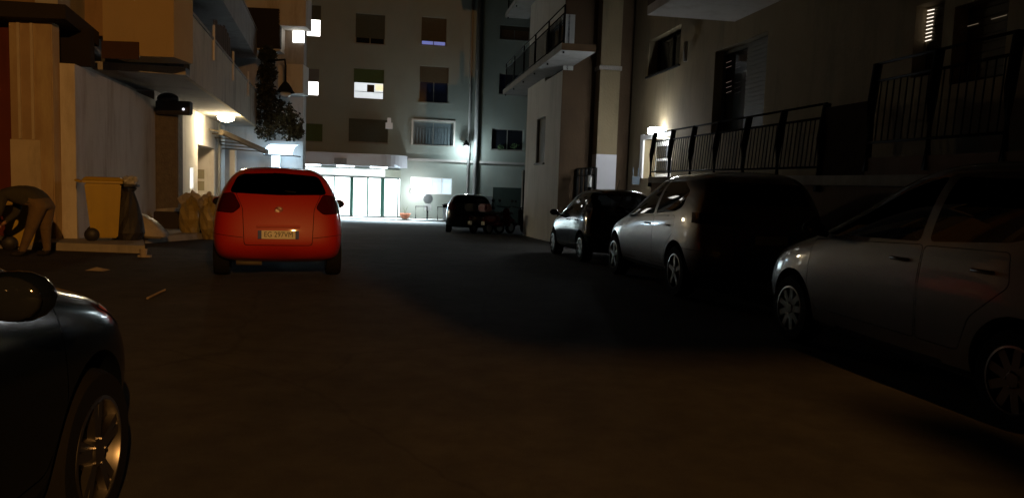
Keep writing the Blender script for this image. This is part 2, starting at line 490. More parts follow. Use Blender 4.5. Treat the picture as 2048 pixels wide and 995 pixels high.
def cut_patch(bm, poly, axis, cond, keep=False):
    """cut the outline poly (projected along axis) into the shell; returns the faces inside"""
    k = len(poly)
    ai = {'x': (1, 2), 'y': (0, 2), 'z': (0, 1)}[axis]
    cx = [p[0] for p in poly]; cy = [p[1] for p in poly]
    lo = (min(cx) - .03, min(cy) - .03); hi = (max(cx) + .03, max(cy) + .03)
    def near(f):
        c = f.calc_center_median()
        if not cond(c, f.normal): return False
        a = [v.co[ai[0]] for v in f.verts]; b = [v.co[ai[1]] for v in f.verts]
        return max(a) > lo[0] and min(a) < hi[0] and max(b) > lo[1] and min(b) < hi[1]
    for i in range(k):
        p, q = poly[i], poly[(i + 1) % k]
        d = Vector((q[0] - p[0], q[1] - p[1]))
        if d.length < 1e-5: continue
        nn = Vector((0, 0, 0)); nn[ai[0]] = d.y; nn[ai[1]] = -d.x
        co = Vector((0, 0, 0)); co[ai[0]] = p[0]; co[ai[1]] = p[1]
        fs = [f for f in bm.faces if near(f)]
        # only faces the segment itself crosses
        sel = []
        for f in fs:
            a = [v.co[ai[0]] for v in f.verts]; b = [v.co[ai[1]] for v in f.verts]
            if max(a) >= min(p[0], q[0]) - .002 and min(a) <= max(p[0], q[0]) + .002 and max(b) >= min(p[1], q[1]) - .002 and min(b) <= max(p[1], q[1]) + .002:
                sel.append(f)
        if not sel: continue
        geom = list({*sel, *[e for f in sel for e in f.edges], *[v for f in sel for v in f.verts]})
        bmesh.ops.bisect_plane(bm, geom=geom, dist=1e-5, plane_co=co, plane_no=nn)
    def inside(x, y):
        r = False
        for i in range(k):
            (x0, y0), (x1, y1) = poly[i], poly[(i + 1) % k]
            if (y0 > y) != (y1 > y) and x < (x1 - x0) * (y - y0) / (y1 - y0) + x0: r = not r
        return r
    out = []
    for f in bm.faces:
        c = f.calc_center_median()
        if cond(c, f.normal) and inside(c[ai[0]], c[ai[1]]): out.append(f)
    return out

def take(bm, faces, name, material, parent, smooth=True, push=0.0, thick=0.0):
    """move faces out of the shell into a part of their own"""
    if not faces: return None
    nb = bmesh.new(); mp = {}
    for f in faces:
        vs = []
        for v in f.verts:
            if v.index not in mp or True:
                key = v
                if key not in mp:
                    mp[key] = nb.verts.new(v.co + v.normal * push)
            vs.append(mp[v])
        try:
            g = nb.faces.new(vs); g.smooth = smooth
        except ValueError: pass
    bmesh.ops.delete(bm, geom=faces, context='FACES')
    me = bpy.data.meshes.new(name)
    nb.to_mesh(me); nb.free()
    for m in (material if isinstance(material, list) else [material]): me.materials.append(m)
    return link_mesh(name, me, parent)

def make_wheel(parent, x, y, r, sx, spokes=5, rim_mat=None, twin=False, rw=.205):
    t = MB()
    t.lathe((0, 0, 0), [(r * .66, -rw / 2), (r * .93, -rw / 2), (r * .985, -rw / 2 + .03), (r, -rw / 4), (r, rw / 4), (r * .985, rw / 2 - .03), (r * .93, rw / 2), (r * .66, rw / 2)], 40, axis=(sx, 0, 0))
    wh = t.build('wheel', TYRE, parent, smooth='auto', local=True)
    wh.location = (x, y, r)
    m = MB()
    rr = r * .67
    m.lathe((0, 0, 0), [(rr, -rw / 2), (rr, rw / 2 + .002), (rr * .93, rw / 2 + .004), (rr * .90, rw / 2 - .02), (rr * .88, -rw / 3)], 40, axis=(sx, 0, 0))
    m.lathe((0, 0, 0), [(0, rw / 2 + .004), (.045, rw / 2 + .002), (.06, rw / 2 - .012), (.07, rw / 4)], 20, axis=(sx, 0, 0))
    for i in range(spokes):
        for dt in ((-.13, .13) if twin else (0,)):
            a = 2 * PI * i / spokes + .3
            def P(rad, off, w): return Vector((sx * w, math.cos(a + dt) * rad - math.sin(a + dt) * off, math.sin(a + dt) * rad + math.cos(a + dt) * off))
            w0, w1 = (.030, .022) if not twin else (.016, .014)
            a0, a1 = .045, rr * .92
            o0, o1 = rw / 2 - .006, rw / 2 - .004
            m.hexa([P(a0, -w0, o0 - .03), P(a1, -w1 * 1.3, o1 - .03), P(a1, w1 * 1.3, o1 - .03), P(a0, w0, o0 - .03), P(a0, -w0, o0), P(a1, -w1 * 1.3, o1), P(a1, w1 * 1.3, o1), P(a0, w0, o0)])
    for i in range(5):
        a = 2 * PI * i / 5
        m.lathe((0, math.cos(a) * .05, math.sin(a) * .05), [(0, rw / 2 + .006), (.008, rw / 2 + .004), (.009, rw / 2 - .01)], 8, axis=(sx, 0, 0))
    m.build('rim', rim_mat or RIMS, wh, smooth='auto', local=True)
    d = MB(); d.lathe((0, 0, 0), [(0, -.02), (rr * .8, -.02), (rr * .8, .0), (0, .0)], 24, axis=(sx, 0, 0))
    d.build('brake_disc', BLKP, wh, local=True)
    return wh

def text_mesh(body, size):
    cu = bpy.data.curves.new('t', 'FONT'); cu.body = body; cu.size = size; cu.align_x = 'CENTER'; cu.align_y = 'CENTER'; cu.extrude = .0008
    o = bpy.data.objects.new('t', cu); C.objects.link(o)
    dg = bpy.context.evaluated_depsgraph_get()
    me = bpy.data.meshes.new_from_object(o.evaluated_get(dg))
    bpy.data.objects.remove(o)
    return me

def make_car(name, label, paint, ref, heading, kind='hatch', L=3.75, W=1.70, H=1.52, clear=.17, wr=.30, ry=None, fy=None,
             ref_local=(0, 0), plate=None, glass_mat=None, side_glass=None, spokes=5, twin=False, rim_mat=None, doors=True,
             mirror=(.74, 1.01), antenna=False, group=None, trim_low=False, cat='car', belt_drop=0.0, roof_mat=None):
    sy, sx, sz = L / 3.75, W / 1.70, H / 1.55
    ry = -1.18 * sy if ry is None else ry
    fy = 1.22 * sy if fy is None else fy
    gm = glass_mat or CGLASSD; sgm = side_glass or gm
    rot = Matrix.Rotation(heading, 3, 'Z')
    q = rot @ Vector((ref_local[0], ref_local[1], 0))
    x, y = ref[0] - q.x, ref[1] - q.y
    fwd = rot @ Vector((0, 1, 0))
    za = gz(y + fwd.y * fy); zb = gz(y + fwd.y * ry)
    pit = math.atan2(za - zb, fy - ry)
    zc = zb + (za - zb) * (0 - ry) / (fy - ry)
    rt = root(name, (x, y, zc), label, cat, group, rz=heading, rx=pit)
    me = car_shell(kind, L, W, H, clear, None, wr, ry, fy)
    bvh = BVHTree.FromPolygons([v.co for v in me.vertices], [p.vertices[:] for p in me.polygons])
    bm = bmesh.new(); bm.from_mesh(me)
    bm.normal_update()
    S = lambda pts: [(p[0] * sy, p[1] * sz) for p in pts]      # side outlines  (y, z)
    B = lambda pts: [(p[0] * sx, p[1] * sz) for p in pts]      # front / rear outlines  (x, z)
    zb0 = 1.0 * sz
    # side windows
    for s in (-1, 1):
        side = lambda c, n, s=s: c.x * s > .3 * sx and n.x * s > .35 and c.z > .8 * sz
        d = belt_drop
        fw = round_poly(S([(.84, .965 - d), (.13, 1.40), (-.30, 1.43), (-.30, .995 - d)]), .05)
        rw_ = round_poly(S([(-.38, 1.0 - d), (-.38, 1.43), (-.92, 1.41), (-1.22, 1.30), (-1.18, 1.10), (-1.0, 1.045 - d)]), .05)
        if kind == 'saloon':
            rw_ = round_poly(S([(-.38, 1.0), (-.38, 1.43), (-.80, 1.40), (-1.05, 1.12), (-1.0, 1.06)]), .05)
        take(bm, cut_patch(bm, fw, 'x', side), 'side_window', sgm, rt)
        take(bm, cut_patch(bm, rw_, 'x', side), 'side_window', sgm, rt)
    # windscreen and rear window
    fr = lambda c, n: c.y > 0 and n.y > .2 and n.z > .1 and c.z > .98 * sz
    rr = lambda c, n: c.y < 0 and n.y < -.25 and c.z > .85 * sz
    take(bm, cut_patch(bm, round_poly(B([(-.60, 1.04), (.60, 1.04), (.50, 1.42), (-.50, 1.42)]), .05), 'y', fr), 'windscreen', gm if kind != 'seethrough' else gm, rt)
    if kind == 'saloon':
        rwp = [(-.56, 1.13), (.56, 1.13), (.50, 1.44), (-.50, 1.44)]
    elif kind == 'crossover':
        rwp = [(-.58, 1.14), (.58, 1.14), (.50, 1.40), (-.50, 1.40)]
    else:
        rwp = [(-.63, 1.155), (0, 1.135), (.63, 1.155), (.52, 1.415), (0, 1.445), (-.52, 1.415)]
    take(bm, cut_patch(bm, round_poly(B(rwp), .07), 'y', rr), 'rear_window', gm, rt)
    # lamps
    for s in (-1, 1):
        tl = round_poly(B([(.47 * s, .97), (.57 * s, .88), (.80 * s, .90), (.80 * s, 1.13), (.57 * s, 1.16)]), .04)
        if kind == 'saloon': tl = round_poly(B([(.42 * s, .80), (.8 * s, .78), (.8 * s, .95), (.45 * s, .95)]), .04)
        if kind == 'crossover': tl = round_poly(B([(.30 * s, .93), (.45 * s, .90), (.82 * s, .92), (.82 * s, 1.04), (.5 * s, 1.04)]), .03)
        lamp = take(bm, cut_patch(bm, tl, 'y', lambda c, n, s=s: c.y < -1.3 * sy and c.x * s > .2 and n.y < -.12 and c.z < 1.25 * sz), 'tail_light', REDL, rt, push=.006)
        hl = round_poly(B([(.30 * s, .60), (.46 * s, .58), (.76 * s, .66), (.78 * s, .80), (.52 * s, .73)]), .03)
        take(bm, cut_patch(bm, hl, 'y', lambda c, n, s=s: c.y > 1.3 * sy and c.x * s > .2 and n.y > .12), 'headlight', LAMPC, rt, push=.004)
    if kind != 'saloon':
        back = lambda c, n: c.y < -1.0 * sy and n.y < -.12
        tg = round_poly(B([(-.43, .46), (.43, .46), (.455, .95), (.55, 1.165 if kind == 'hatch' else 1.12), (-.55, 1.165 if kind == 'hatch' else 1.12), (-.455, .95)]), .04)
        cx = 0; cz = sum(p[1] for p in tg) / len(tg)
        ti = [(p[0] * .982, cz + (p[1] - cz) * .978) for p in tg]
        inner = cut_patch(bm, ti, 'y', back); keep = set(inner)
        ring = [f for f in cut_patch(bm, tg, 'y', back) if f not in keep]
        inner = cut_patch(bm, ti, 'y', back); keep = set(inner)
        ring = [f for f in cut_patch(bm, tg, 'y', back) if f not in keep]
        take(bm, inner, 'tailgate', paint, rt)
        take(bm, ring, 'tailgate_seal', TRIM, rt, push=-.006)
        for s in (-1, 1):
            sm_ = B([(.44 * s, .56), (.44 * s, .567), (.95 * s, .627), (.95 * s, .62)])
            take(bm, cut_patch(bm, sm_, 'y', lambda c, n, s=s: c.y < -1.3 * sy and c.x * s > .2), 'bumper_seam', TRIM, rt, push=-.004)
    # grille
    take(bm, cut_patch(bm, round_poly(B([(-.42, .30), (.42, .30), (.36, .44), (-.36, .44)]), .04), 'y', lambda c, n: c.y > 1.3 * sy and n.y > .2), 'grille', TRIM, rt)
    # lower bumper / sill trim
    if trim_low:
        zz = clear + .12
        fs = [f for f in bm.faces if f.calc_center_median().z < zz and abs(f.normal.z) < .75]
        take(bm, fs, 'sill_trim', TRIM, rt)
    # doors
    if doors:
        for s in (-1, 1):
            side = lambda c, n, s=s: c.x * s > .3 * sx and n.x * s > .4 and c.z < 1.0 * sz
            dz = .965 - belt_drop
            fd = round_poly(S([(.92, .92 - belt_drop), (-.34, dz + .015), (-.34, .36), (.80, .36), (.92, .55)]), .04)
            rd = round_poly(S([(-.35, dz + .01), (-1.02, dz + .03), (-1.06, .80), (-.80, .58), (-.72, .36), (-.35, .36)]), .04)
            for pl in (fd, rd):
                # the shut line: a thin band taken out round the door
                big = cut_patch(bm, pl, 'x', side)
                cx = sum(p[0] for p in pl) / len(pl); cy = sum(p[1] for p in pl) / len(pl)
                sm_ = []
                for i, p in enumerate(pl):
                    a = Vector(pl[i - 1]); b = Vector(pl[(i + 1) % len(pl)]); t = (b - a)
                    nrm = Vector((t.y, -t.x)).normalized()
                    if nrm.dot(Vector((p[0] - cx, p[1] - cy))) > 0: nrm = -nrm
                    sm_.append((p[0] + nrm.x * .006, p[1] + nrm.y * .006))
                inner = cut_patch(bm, sm_, 'x', side)
                ist = set(inner)
                ring = [f for f in cut_patch(bm, pl, 'x', side) if f not in ist]
                do = take(bm, inner, 'door', paint, rt)
                take(bm, ring, 'door_seal', TRIM, rt, push=-.006)
                # handle
                if do:
                    yy = (-.15 if pl is fd else -.86) * sy; zz = (.865 - belt_drop) * sz
                    wx = W / 2 * .985
                    h = MB()
                    h.tube([(s * (wx - .02), yy - .09, zz), (s * (wx + .012), yy - .07, zz), (s * (wx + .014), yy + .07, zz), (s * (wx - .02), yy + .09, zz)], .013, 8)
                    h.build('handle', paint, do, smooth=True, local=True)
    # body
    for f in bm.faces: f.smooth = True
    bme = bpy.data.meshes.new('body'); bm.to_mesh(bme); bm.free()
    bme.materials.clear(); bme.materials.append(paint); bme.materials.append(TRIM)
    try: bme.set_sharp_from_angle(angle=R(40))
    except Exception: pass
    bo = link_mesh('body', bme, rt)
    bv = BVHTree.FromObject(bo, bpy.context.evaluated_depsgraph_get()) if False else None
    # wheels
    for yy in (ry, fy):
        for s in (-1, 1):
            make_wheel(rt, s * (W / 2 - .115), yy, wr, s, spokes, rim_mat, twin)
    # mirrors
    for s in (-1, 1):
        m = MB()
        m.sphere((s * (W / 2 + .085), mirror[0] * sy, mirror[1] * sz), .1, 14, (1.0, .62, .72))
        mo = m.build('wing_mirror', paint if not trim_low else TRIM, rt, smooth=True, local=True)
        a = MB(); a.tube([(s * (W / 2 - .06), mirror[0] * sy + .02, .965 * sz), (s * (W / 2 + .05), mirror[0] * sy, mirror[1] * sz - .03)], .03, 8)
        a.build('mirror_arm', TRIM, mo, smooth=True, local=True)
        g = MB(); g.sphere((s * (W / 2 + .085), mirror[0] * sy - .052, mirror[1] * sz), .085, 14, (1.0, .2, .72))
        g.build('mirror_glass', DGLASS, mo, smooth=True, local=True)
    # inside
    for s in (-1, 1):
        st = MB()
        st.box((s * .36 * sx - .23, -.42 * sy, .42 * sz), (s * .36 * sx + .23, .12 * sy, .56 * sz))
        st.hexa([(s * .36 * sx - .22, -.50 * sy, .55 * sz), (s * .36 * sx + .22, -.50 * sy, .55 * sz), (s * .36 * sx + .22, -.36 * sy, .55 * sz), (s * .36 * sx - .22, -.36 * sy, .55 * sz),
                 (s * .36 * sx - .2, -.62 * sy, 1.10 * sz), (s * .36 * sx + .2, -.62 * sy, 1.10 * sz), (s * .36 * sx + .2, -.52 * sy, 1.10 * sz), (s * .36 * sx - .2, -.52 * sy, 1.10 * sz)])
        so = st.build('seat', INTER, rt, local=True, bevel=.03)
        hr = MB(); hr.box((s * .36 * sx - .13, -.64 * sy, 1.14 * sz), (s * .36 * sx + .13, -.56 * sy, 1.31 * sz)); hr.build('headrest', INTER, so, local=True, bevel=.03)
    st = MB(); st.box((-.62 * sx, -1.1 * sy, .42 * sz), (.62 * sx, -.85 * sy, .95 * sz)); st.build('rear_seat', INTER, rt, local=True, bevel=.03)
    st = MB(); st.box((-.66 * sx, .60 * sy, .60 * sz), (.66 * sx, .86 * sy, .93 * sz)); st.build('dashboard', INTER, rt, local=True, bevel=.03)
    sw = MB(); sw.lathe((-.36 * sx, .40 * sy, .90 * sz), [(.17, -.012), (.19, -.012), (.19, .012), (.17, .012), (.17, -.012)], 24, axis=Vector((0, -.9, .43)).normalized())
    sw.build('steering_wheel', INTER, rt, smooth=True, local=True)
    if antenna:
        m = MB(); m.tube([(0, -1.0 * sy, H - .03), (.0, -1.16 * sy, H + .17)], .006, 6); m.build('antenna', TRIM, rt, local=True)
    # plates
    def hit(x, z, d):
        o = Vector((x, d * 4, z)); h = bvh.ray_cast(o, Vector((0, -d, 0)))
        return h[0].y if h[0] is not None else d * L / 2
    if plate:
        txt, pz = plate
        yb = hit(0, pz, -1) - .012
        m = MB(); m.box((-.26, yb - .006, pz - .055), (.26, yb, pz + .055)); pob = m.build('number_plate', PLATEW, rt, local=True)
        for s in (-1, 1):
            m = MB(); m.box((s * .237 - .023, yb - .0075, pz - .0548), (s * .237 + .023, yb - .0062, pz + .0548)); m.build('plate_band', PLATEB, pob, local=True)
        tm = text_mesh(txt, .098) if txt else bpy.data.meshes.new('plate_text')
        tm.transform(Matrix.Translation((0, yb - .0085, pz)) @ Matrix.Rotation(PI / 2, 4, 'X') @ Matrix.Diagonal((.86, 1.0, 1, 1)))
        tm.materials.append(INK)
        if txt: link_mesh('plate_text', tm, pob)
    return rt, hit

def paint_mat(name, col, metal=0.0, rough=.35, coat=1.0):
    return mat(name, col, rough, metal=metal, var=.08, scale=1.4, coat=coat)

RED = paint_mat('red_paint', (.37, .012, .003), 0, .5, .9)
SILV = paint_mat('champagne_paint', (.14, .125, .11), .5, .38)
SILV2 = paint_mat('silver_paint', (.095, .08, .065), .45, .42)
TEAL = mat('dark_teal_paint', (.005, .016, .018), .10, var=.08, scale=1.4, coat=0, spec=.45)
NAVY = mat('navy_paint', (.004, .006, .010), .14, var=.08, scale=1.4, coat=0, spec=.3)
BLACKC = paint_mat('black_paint', (.004, .004, .005), .2, .3)

# --- red hatchback, seen from behind
hd = R(17)
d_ = Vector((-math.sin(hd), math.cos(hd)))
cx = (555 - 1024) / 1500 * 9.9
red, hit = make_car('parked_hatchback', 'red hatchback seen from behind, standing in the street before the lit entrance', RED,
                    (cx, 9.9), hd, 'hatch', L=3.75, W=1.72, H=1.53, ref_local=(0, -1.875), plate=('EG 297VM', .60), glass_mat=CGLASSD, side_glass=CGLASSD)
m = MB()
yb = hit(0, .93, -1)
for a, b, r_ in ((.048, .033, .004), (.017, .03, .0035), (.036, .012, .0035)):
    pts = [Vector((math.cos(t) * a, yb - .008, .93 + math.sin(t) * b)) for t in [2 * PI * i / 24 for i in range(25)]]
    m.tube(pts, r_, 6)
m.build('emblem', CHROME, red, smooth=True, local=True)
m = MB(); m.tube([(-.05, -1.60, 1.19), (.22, -1.70, 1.165)], .011, 6); m.tube([(-.05, -1.62, 1.19), (-.05, -1.66, 1.15)], .014, 6)
m.build('rear_wiper', TRIM, red, local=True)
m = MB(); m.box((-.28, hit(0, .70, -1) - .02, .69), (.28, hit(0, .70, -1) + .02, .73)); m.build('plate_lamp_bar', RED, red, local=True, bevel=.01)
m = MB(); m.tube([(-.55, -1.45, .24), (-.22, -1.45, .24)], .085, 14); m.build('exhaust_silencer', mat('exhaust', (.3, .26, .2), .5, .6), red, smooth=True, local=True)

# --- cars parked along the right-hand terrace wall (pointing down the street)
HR = R(9.3)
GRP = 'cars parked nose to tail under the right-hand terrace'
make_car('parked_crossover', 'champagne grey crossover parked between the small dark hatchback and the silver car', SILV,
         (2.13, 9.75), HR, 'crossover', L=4.32, W=1.78, H=1.65, clear=.22, wr=.335, ry=-1.28, fy=1.42, ref_local=(-.87, -1.28), plate=('', .80),
         glass_mat=CGLASS, side_glass=CGLASSD, spokes=5, group=GRP, trim_low=True, rim_mat=RIMD)
make_car('parked_hatchback', 'small dark teal hatchback with lamplight showing through its windows, ahead of the crossover', TEAL,
         (1.37, 15.1), HR + R(1.5), 'hatch', L=3.55, W=1.64, H=1.50, clear=.17, wr=.29, ref_local=(-.80, -1.12), plate=('', .62),
         glass_mat=CGLASSC, side_glass=CGLASSC, spokes=7, rim_mat=RIMD, group=GRP, antenna=True)
make_car('parked_hatchback', 'silver hatchback cut by the right edge of the photo, nearest car under the terrace wall', SILV2,
         (2.66, 7.05), HR, 'hatch', L=4.25, W=1.78, H=1.69, clear=.16, wr=.315, ry=-1.28, fy=1.32, ref_local=(-.86, 1.32), plate=('', .62),
         glass_mat=CGLASSD, spokes=9, group=GRP, trim_low=True, rim_mat=RIMD)
# --- dark car beside the viewer on the left
make_car('parked_car', 'dark navy car with gleaming alloy wheel, cut off by the left edge of the photo', NAVY,
         (-1.58, 2.79), R(8), 'crossover', L=4.2, W=1.80, H=1.67, clear=.19, wr=.32, rim_mat=mat('rim_mid', (.27, .26, .25), .35, metal=1, var=.05), ry=-1.28, fy=1.30, ref_local=(.86, 1.30), glass_mat=CGLASSD, spokes=5, twin=True, mirror=(.46, .97))
# --- black car far down the street
make_car('parked_car', 'small black car seen from behind, parked beside the scooters near the lit forecourt', BLACKC,
         ((937 - 1024) / 1500 * 28, 28), R(4), 'hatch', L=4.2, W=1.80, H=1.50, clear=.18, wr=.31, ref_local=(0, -2.1), plate=None, glass_mat=CGLASS, side_glass=CGLASS)

# ================================================================== GROUND
ys = [-40, -20, -5, 0, 5, 10, 10.5, 11, 11.5, 12, 14, 18, 24, 30, 36, 42, 48, 54, 60, 90, 160]
xs = [-90, -40, -20, -10, -5, 0, 5, 10, 20, 40, 90]
g = MB()
g.add([(x, y, gz(y)) for y in ys for x in xs], [(j * len(xs) + i, j * len(xs) + i + 1, (j + 1) * len(xs) + i + 1, (j + 1) * len(xs) + i) for j in range(len(ys) - 1) for i in range(len(xs) - 1)])
tag(g.build('street', ASPH), kind='structure')

FL = Facade((-4.85, 0), (-.25, 1), (1, 0))
FR = Facade((6.1, 0), (-.163, 1), (-1, 0))
FF = Facade((-7.5, 46), (1, .2), (0, -1))
def uZ(F, Z): return (Z - F.p.y) / F.d.y

# pavement platform on the left
pv = MB()
A = on_ground(285, 474, .14); B_ = on_ground(408, 466, .14)
D_ = on_ground(290, 491, .14)
P = [(-14, D_.y), (D_.x, D_.y), (A.x, A.y), (B_.x, B_.y), (B_.x - .27 * 24, B_.y + 24), (-24, B_.y + 24)]
pv.add([(x, y, gz(y) - .2) for x, y in P] + [(x, y, gz(y) + .14) for x, y in P], [tuple(range(6)), tuple(range(11, 5, -1))] + [(i, (i + 1) % 6, 6 + (i + 1) % 6, 6 + i) for i in range(6)])
tag(pv.build('pavement', CONC), kind='structure')
def gp(y): return gz(y) + .14

# ================================================================== LEFT APARTMENT BLOCK
LB = root('apartment_block', (-9, 16, 0), 'ochre plastered apartment block with jutting balconies along the left side of the street', 'building')
m = MB(); FL.wall(m, uZ(FL, 14.6), uZ(FL, 21.3), -.6, 3.38, w=0, thick=.46)
m.build('boundary_wall', PL_W, LB)
m = MB()
h1 = (uZ(FL, 28.4), uZ(FL, 32.6), -.75, 2.45)
slit = FL.rect(380, 335, 387, 377)
FL.wall(m, uZ(FL, 21.3), uZ(FL, 36), -1.0, 3.7, holes=[h1, slit], depth=1.0, thick=1.3)
wl = m.build('wall', PL_W, LB)
m = MB(); FL.box(m, slit[0], slit[1], slit[2], slit[3], -.22, -.2); m.build('lit_slot', emit('slot_light', (.85, .93, 1), 5), LB)
m = MB(); FL.box(m, h1[0], h1[1], h1[2], h1[3], -.98, -.94)
dr = m.build('entrance_door', mat('cream_door', (.45, .42, .34), .5, var=.1), LB)
m = MB()
for v in (.15, .85, 1.55): FL.box(m, h1[0] + .4, h1[1] - .4, v, v + .55, -.94, -.92)
m.build('door_panel', mat('cream_panel', (.38, .35, .28), .5, var=.1), dr)
m = MB()
for k, vv in enumerate((.62, 1.12)):
    m.hexa([FL.pt(h1[1] - .03, vv, -.75), FL.pt(h1[1] - .004, vv, -.75), FL.pt(h1[1] - .004, vv, -.40), FL.pt(h1[1] - .03, vv, -.40),
            FL.pt(h1[1] - .03, vv + .4, -.75), FL.pt(h1[1] - .004, vv + .4, -.75), FL.pt(h1[1] - .004, vv + .4, -.40), FL.pt(h1[1] - .03, vv + .4, -.40)])
m.build('letter_box', mat('olive_box', (.22, .19, .11), .6), LB)
# set-back upper storey wall
win_u = []
for Z0 in (20.0, 24.0, 29.0):
    for v0 in (4.9, 8.0):
        win_u.append((uZ(FL, Z0), uZ(FL, Z0 + 1.6), v0, v0 + 1.7))
m = MB(); FL.wall(m, uZ(FL, 15.2), uZ(FL, 36), 3.38, 12.5, holes=win_u, w=-.46, thick=.4)
m.build('upper_wall', PL_G, LB)
for r_ in win_u: window(FL, r_, LB, w=-.46, shut=.7, shut_mat=BROWNS, frame_mat=mat('brown_wood', (.1, .06, .03), .6))
# end pier facing the street corner
m = MB()
p0 = at_depth(22, 300, 14.3); p1 = at_depth(107, 300, 14.3)
m.box((p0.x, 14.3, -.2), (p1.x, 14.56, 4.13)); pil = m.build('pier', mat('pier_plaster', (.36, .26, .16), .9, var=.3, scale=1.2, bump=.3, stain=.8, stain_col=(.5, .42, .25)), LB, bevel=.02)
m = MB(); m.box((p0.x - .002, 14.285, -.2), (p1.x - .24, 14.297, 1.9)); m.build('patched_plaster', PL_L, pil)
for xx in (p0.x + .17, p0.x + .42):
    m = MB(); m.box((xx, 14.27, 1.91), (xx + .05, 14.298, 4.08)); m.build('plaster_rib', PL_L, pil)
m = MB(); m.box((-14, 14.58, -.2), (p0.x + .05, 14.8, 4.1)); m.build('red_side_wall', mat('dark_red_wall', (.12, .022, .012), .8, var=.25, scale=2, stain=.5), LB)
# dark flat roof edge above the pier
m = MB()
q = FL.pt(uZ(FL, 14.0), 0, .05); q2 = FL.pt(uZ(FL, 16.35), 0, -.05)
m.hexa([(-14, 14.0, 4.14), (q.x, 14.0, 4.10), (q2.x, 16.35, 4.0), (-14, 16.35, 4.0), (-14, 14.0, 4.52), (q.x, 14.0, 4.36), (q2.x, 16.35, 4.3), (-14, 16.35, 4.6)])
m.build('roof_edge', mat('bitumen', (.018, .014, .012), .9, var=.3), LB)
a0 = at_depth(206, 100, 16.4); a1 = at_depth(348, 100, 16.4)
m = MB(); m.box((-13.5, 16.75, 4.3), (a0.x + .02, 17.2, 12)); m.build('gable_wall', mat('gable_plaster', (.30, .20, .11), .9, var=.2, scale=1.3, bump=.2, stain=.5), LB)
m = MB(); m.box((-9.3, 15.0, 3.4), (-8.42, 15.15, 4.12)); m.build('recess_shade', mat('painted_shade', (.012, .009, .007), .95), LB)  # dark panel added; the shade of the recess is put into its colour
# closed balcony end, long parapet and slab
m = MB(); m.box((a0.x, 16.4, 3.84), (a1.x, 17.35, 8.0)); bay = m.build('closed_balcony', mat('balcony_ochre', (.40, .30, .16), .9, var=.1, scale=1.5, bump=.15, stain=.25), LB)
b0 = at_depth(278, 108, 16.38)
m = MB(); m.box((a0.x - .01, 16.36, 3.76), (b0.x, 16.397, 4.13)); m.build('bay_beam', mat('dark_beam', (.05, .022, .012), .8), bay)
def balcony(Z0, Z1, v, w1, h, near_gap=0.0, mt=PL_G, parent=LB):
    m = MB(); FL.box(m, uZ(FL, Z0), uZ(FL, Z1), v - .12, v + .06, -.46, w1)
    sl = m.build('balcony_slab', PL_G, parent)
    m = MB(); FL.box(m, uZ(FL, Z0 + near_gap), uZ(FL, Z1), v - .122, v + h, w1 - .13, w1 + .003)
    FL.box(m, uZ(FL, Z1) - .13, uZ(FL, Z1) + .003, v - .12, v + h - .003, -.46, w1 - .13)
    pr = m.build('parapet', mt, sl)
    m = MB(); FL.box(m, uZ(FL, Z0 + near_gap) - .03, uZ(FL, Z1) + .03, v + h + .003, v + h + .07, w1 - .17, w1 + .04)
    m.build('coping', CONC, sl)
    return sl
balcony(17.36, 36.0, 3.76, 1.5, 1.42, .5, PL_L)
balcony(19.5, 35.9, 6.95, 1.45, 1.15, 0, PL_G)
balcony(19.5, 35.9, 10.0, 1.45, 1.15, 0, PL_G)
for Z_ in (21.5, 26, 31):
    m = MB(); FL.box(m, uZ(FL, Z_), uZ(FL, Z_) + .09, 4.6, 5.6, 1.505, 1.56); m.build('parapet_post', PL_W, LB)
# drying rack and dark clutter hanging on the first balcony
m = MB()
for k in range(9):
    u = uZ(FL, 24.5) + k * .33
    FL.box(m, u, u + .27, 5.2 + random.uniform(.0, .15), 6.3 + random.uniform(-.1, .2), 1.1 + .02 * k, 1.13 + .02 * k)
thing(m, 'hanging_laundry', mat('dark_cloth', (.05, .04, .032), .9, var=.4, scale=3), 'dark washing hung above the long ochre balcony parapet', 'laundry', FL.pt(uZ(FL, 24.5), 5.2, 1.1))
# rough dark stone pier and its black box
m = MB(); FL.box(m, uZ(FL, 21.35), uZ(FL, 22.1), -.5, 3.2, .003, .60)
pr_ = m.build('stone_pier', STONE, LB, bevel=.03)
bx = FL.pt(uZ(FL, 21.3), 3.05, .4)
wb = root('wall_camera', bx, 'black camera housing with a tiny white light on top of the dark stone pier', 'security camera')
m = MB(); m.box((bx.x - .30, bx.y - .25, 2.98), (bx.x + .66, bx.y + .0, 3.36)); m.build('housing', BLKP, wb, bevel=.03)
m = MB(); m.sphere((bx.x, bx.y - .1, 3.42), .3, 14, (1, .8, .55)); m.build('cover', BLKP, wb, smooth=True)
m = MB(); m.sphere((bx.x + .50, bx.y - .27, 3.13), .035, 10); m.build('indicator', emit('tiny_light', (.9, .9, 1), 1.2), wb, smooth=True)
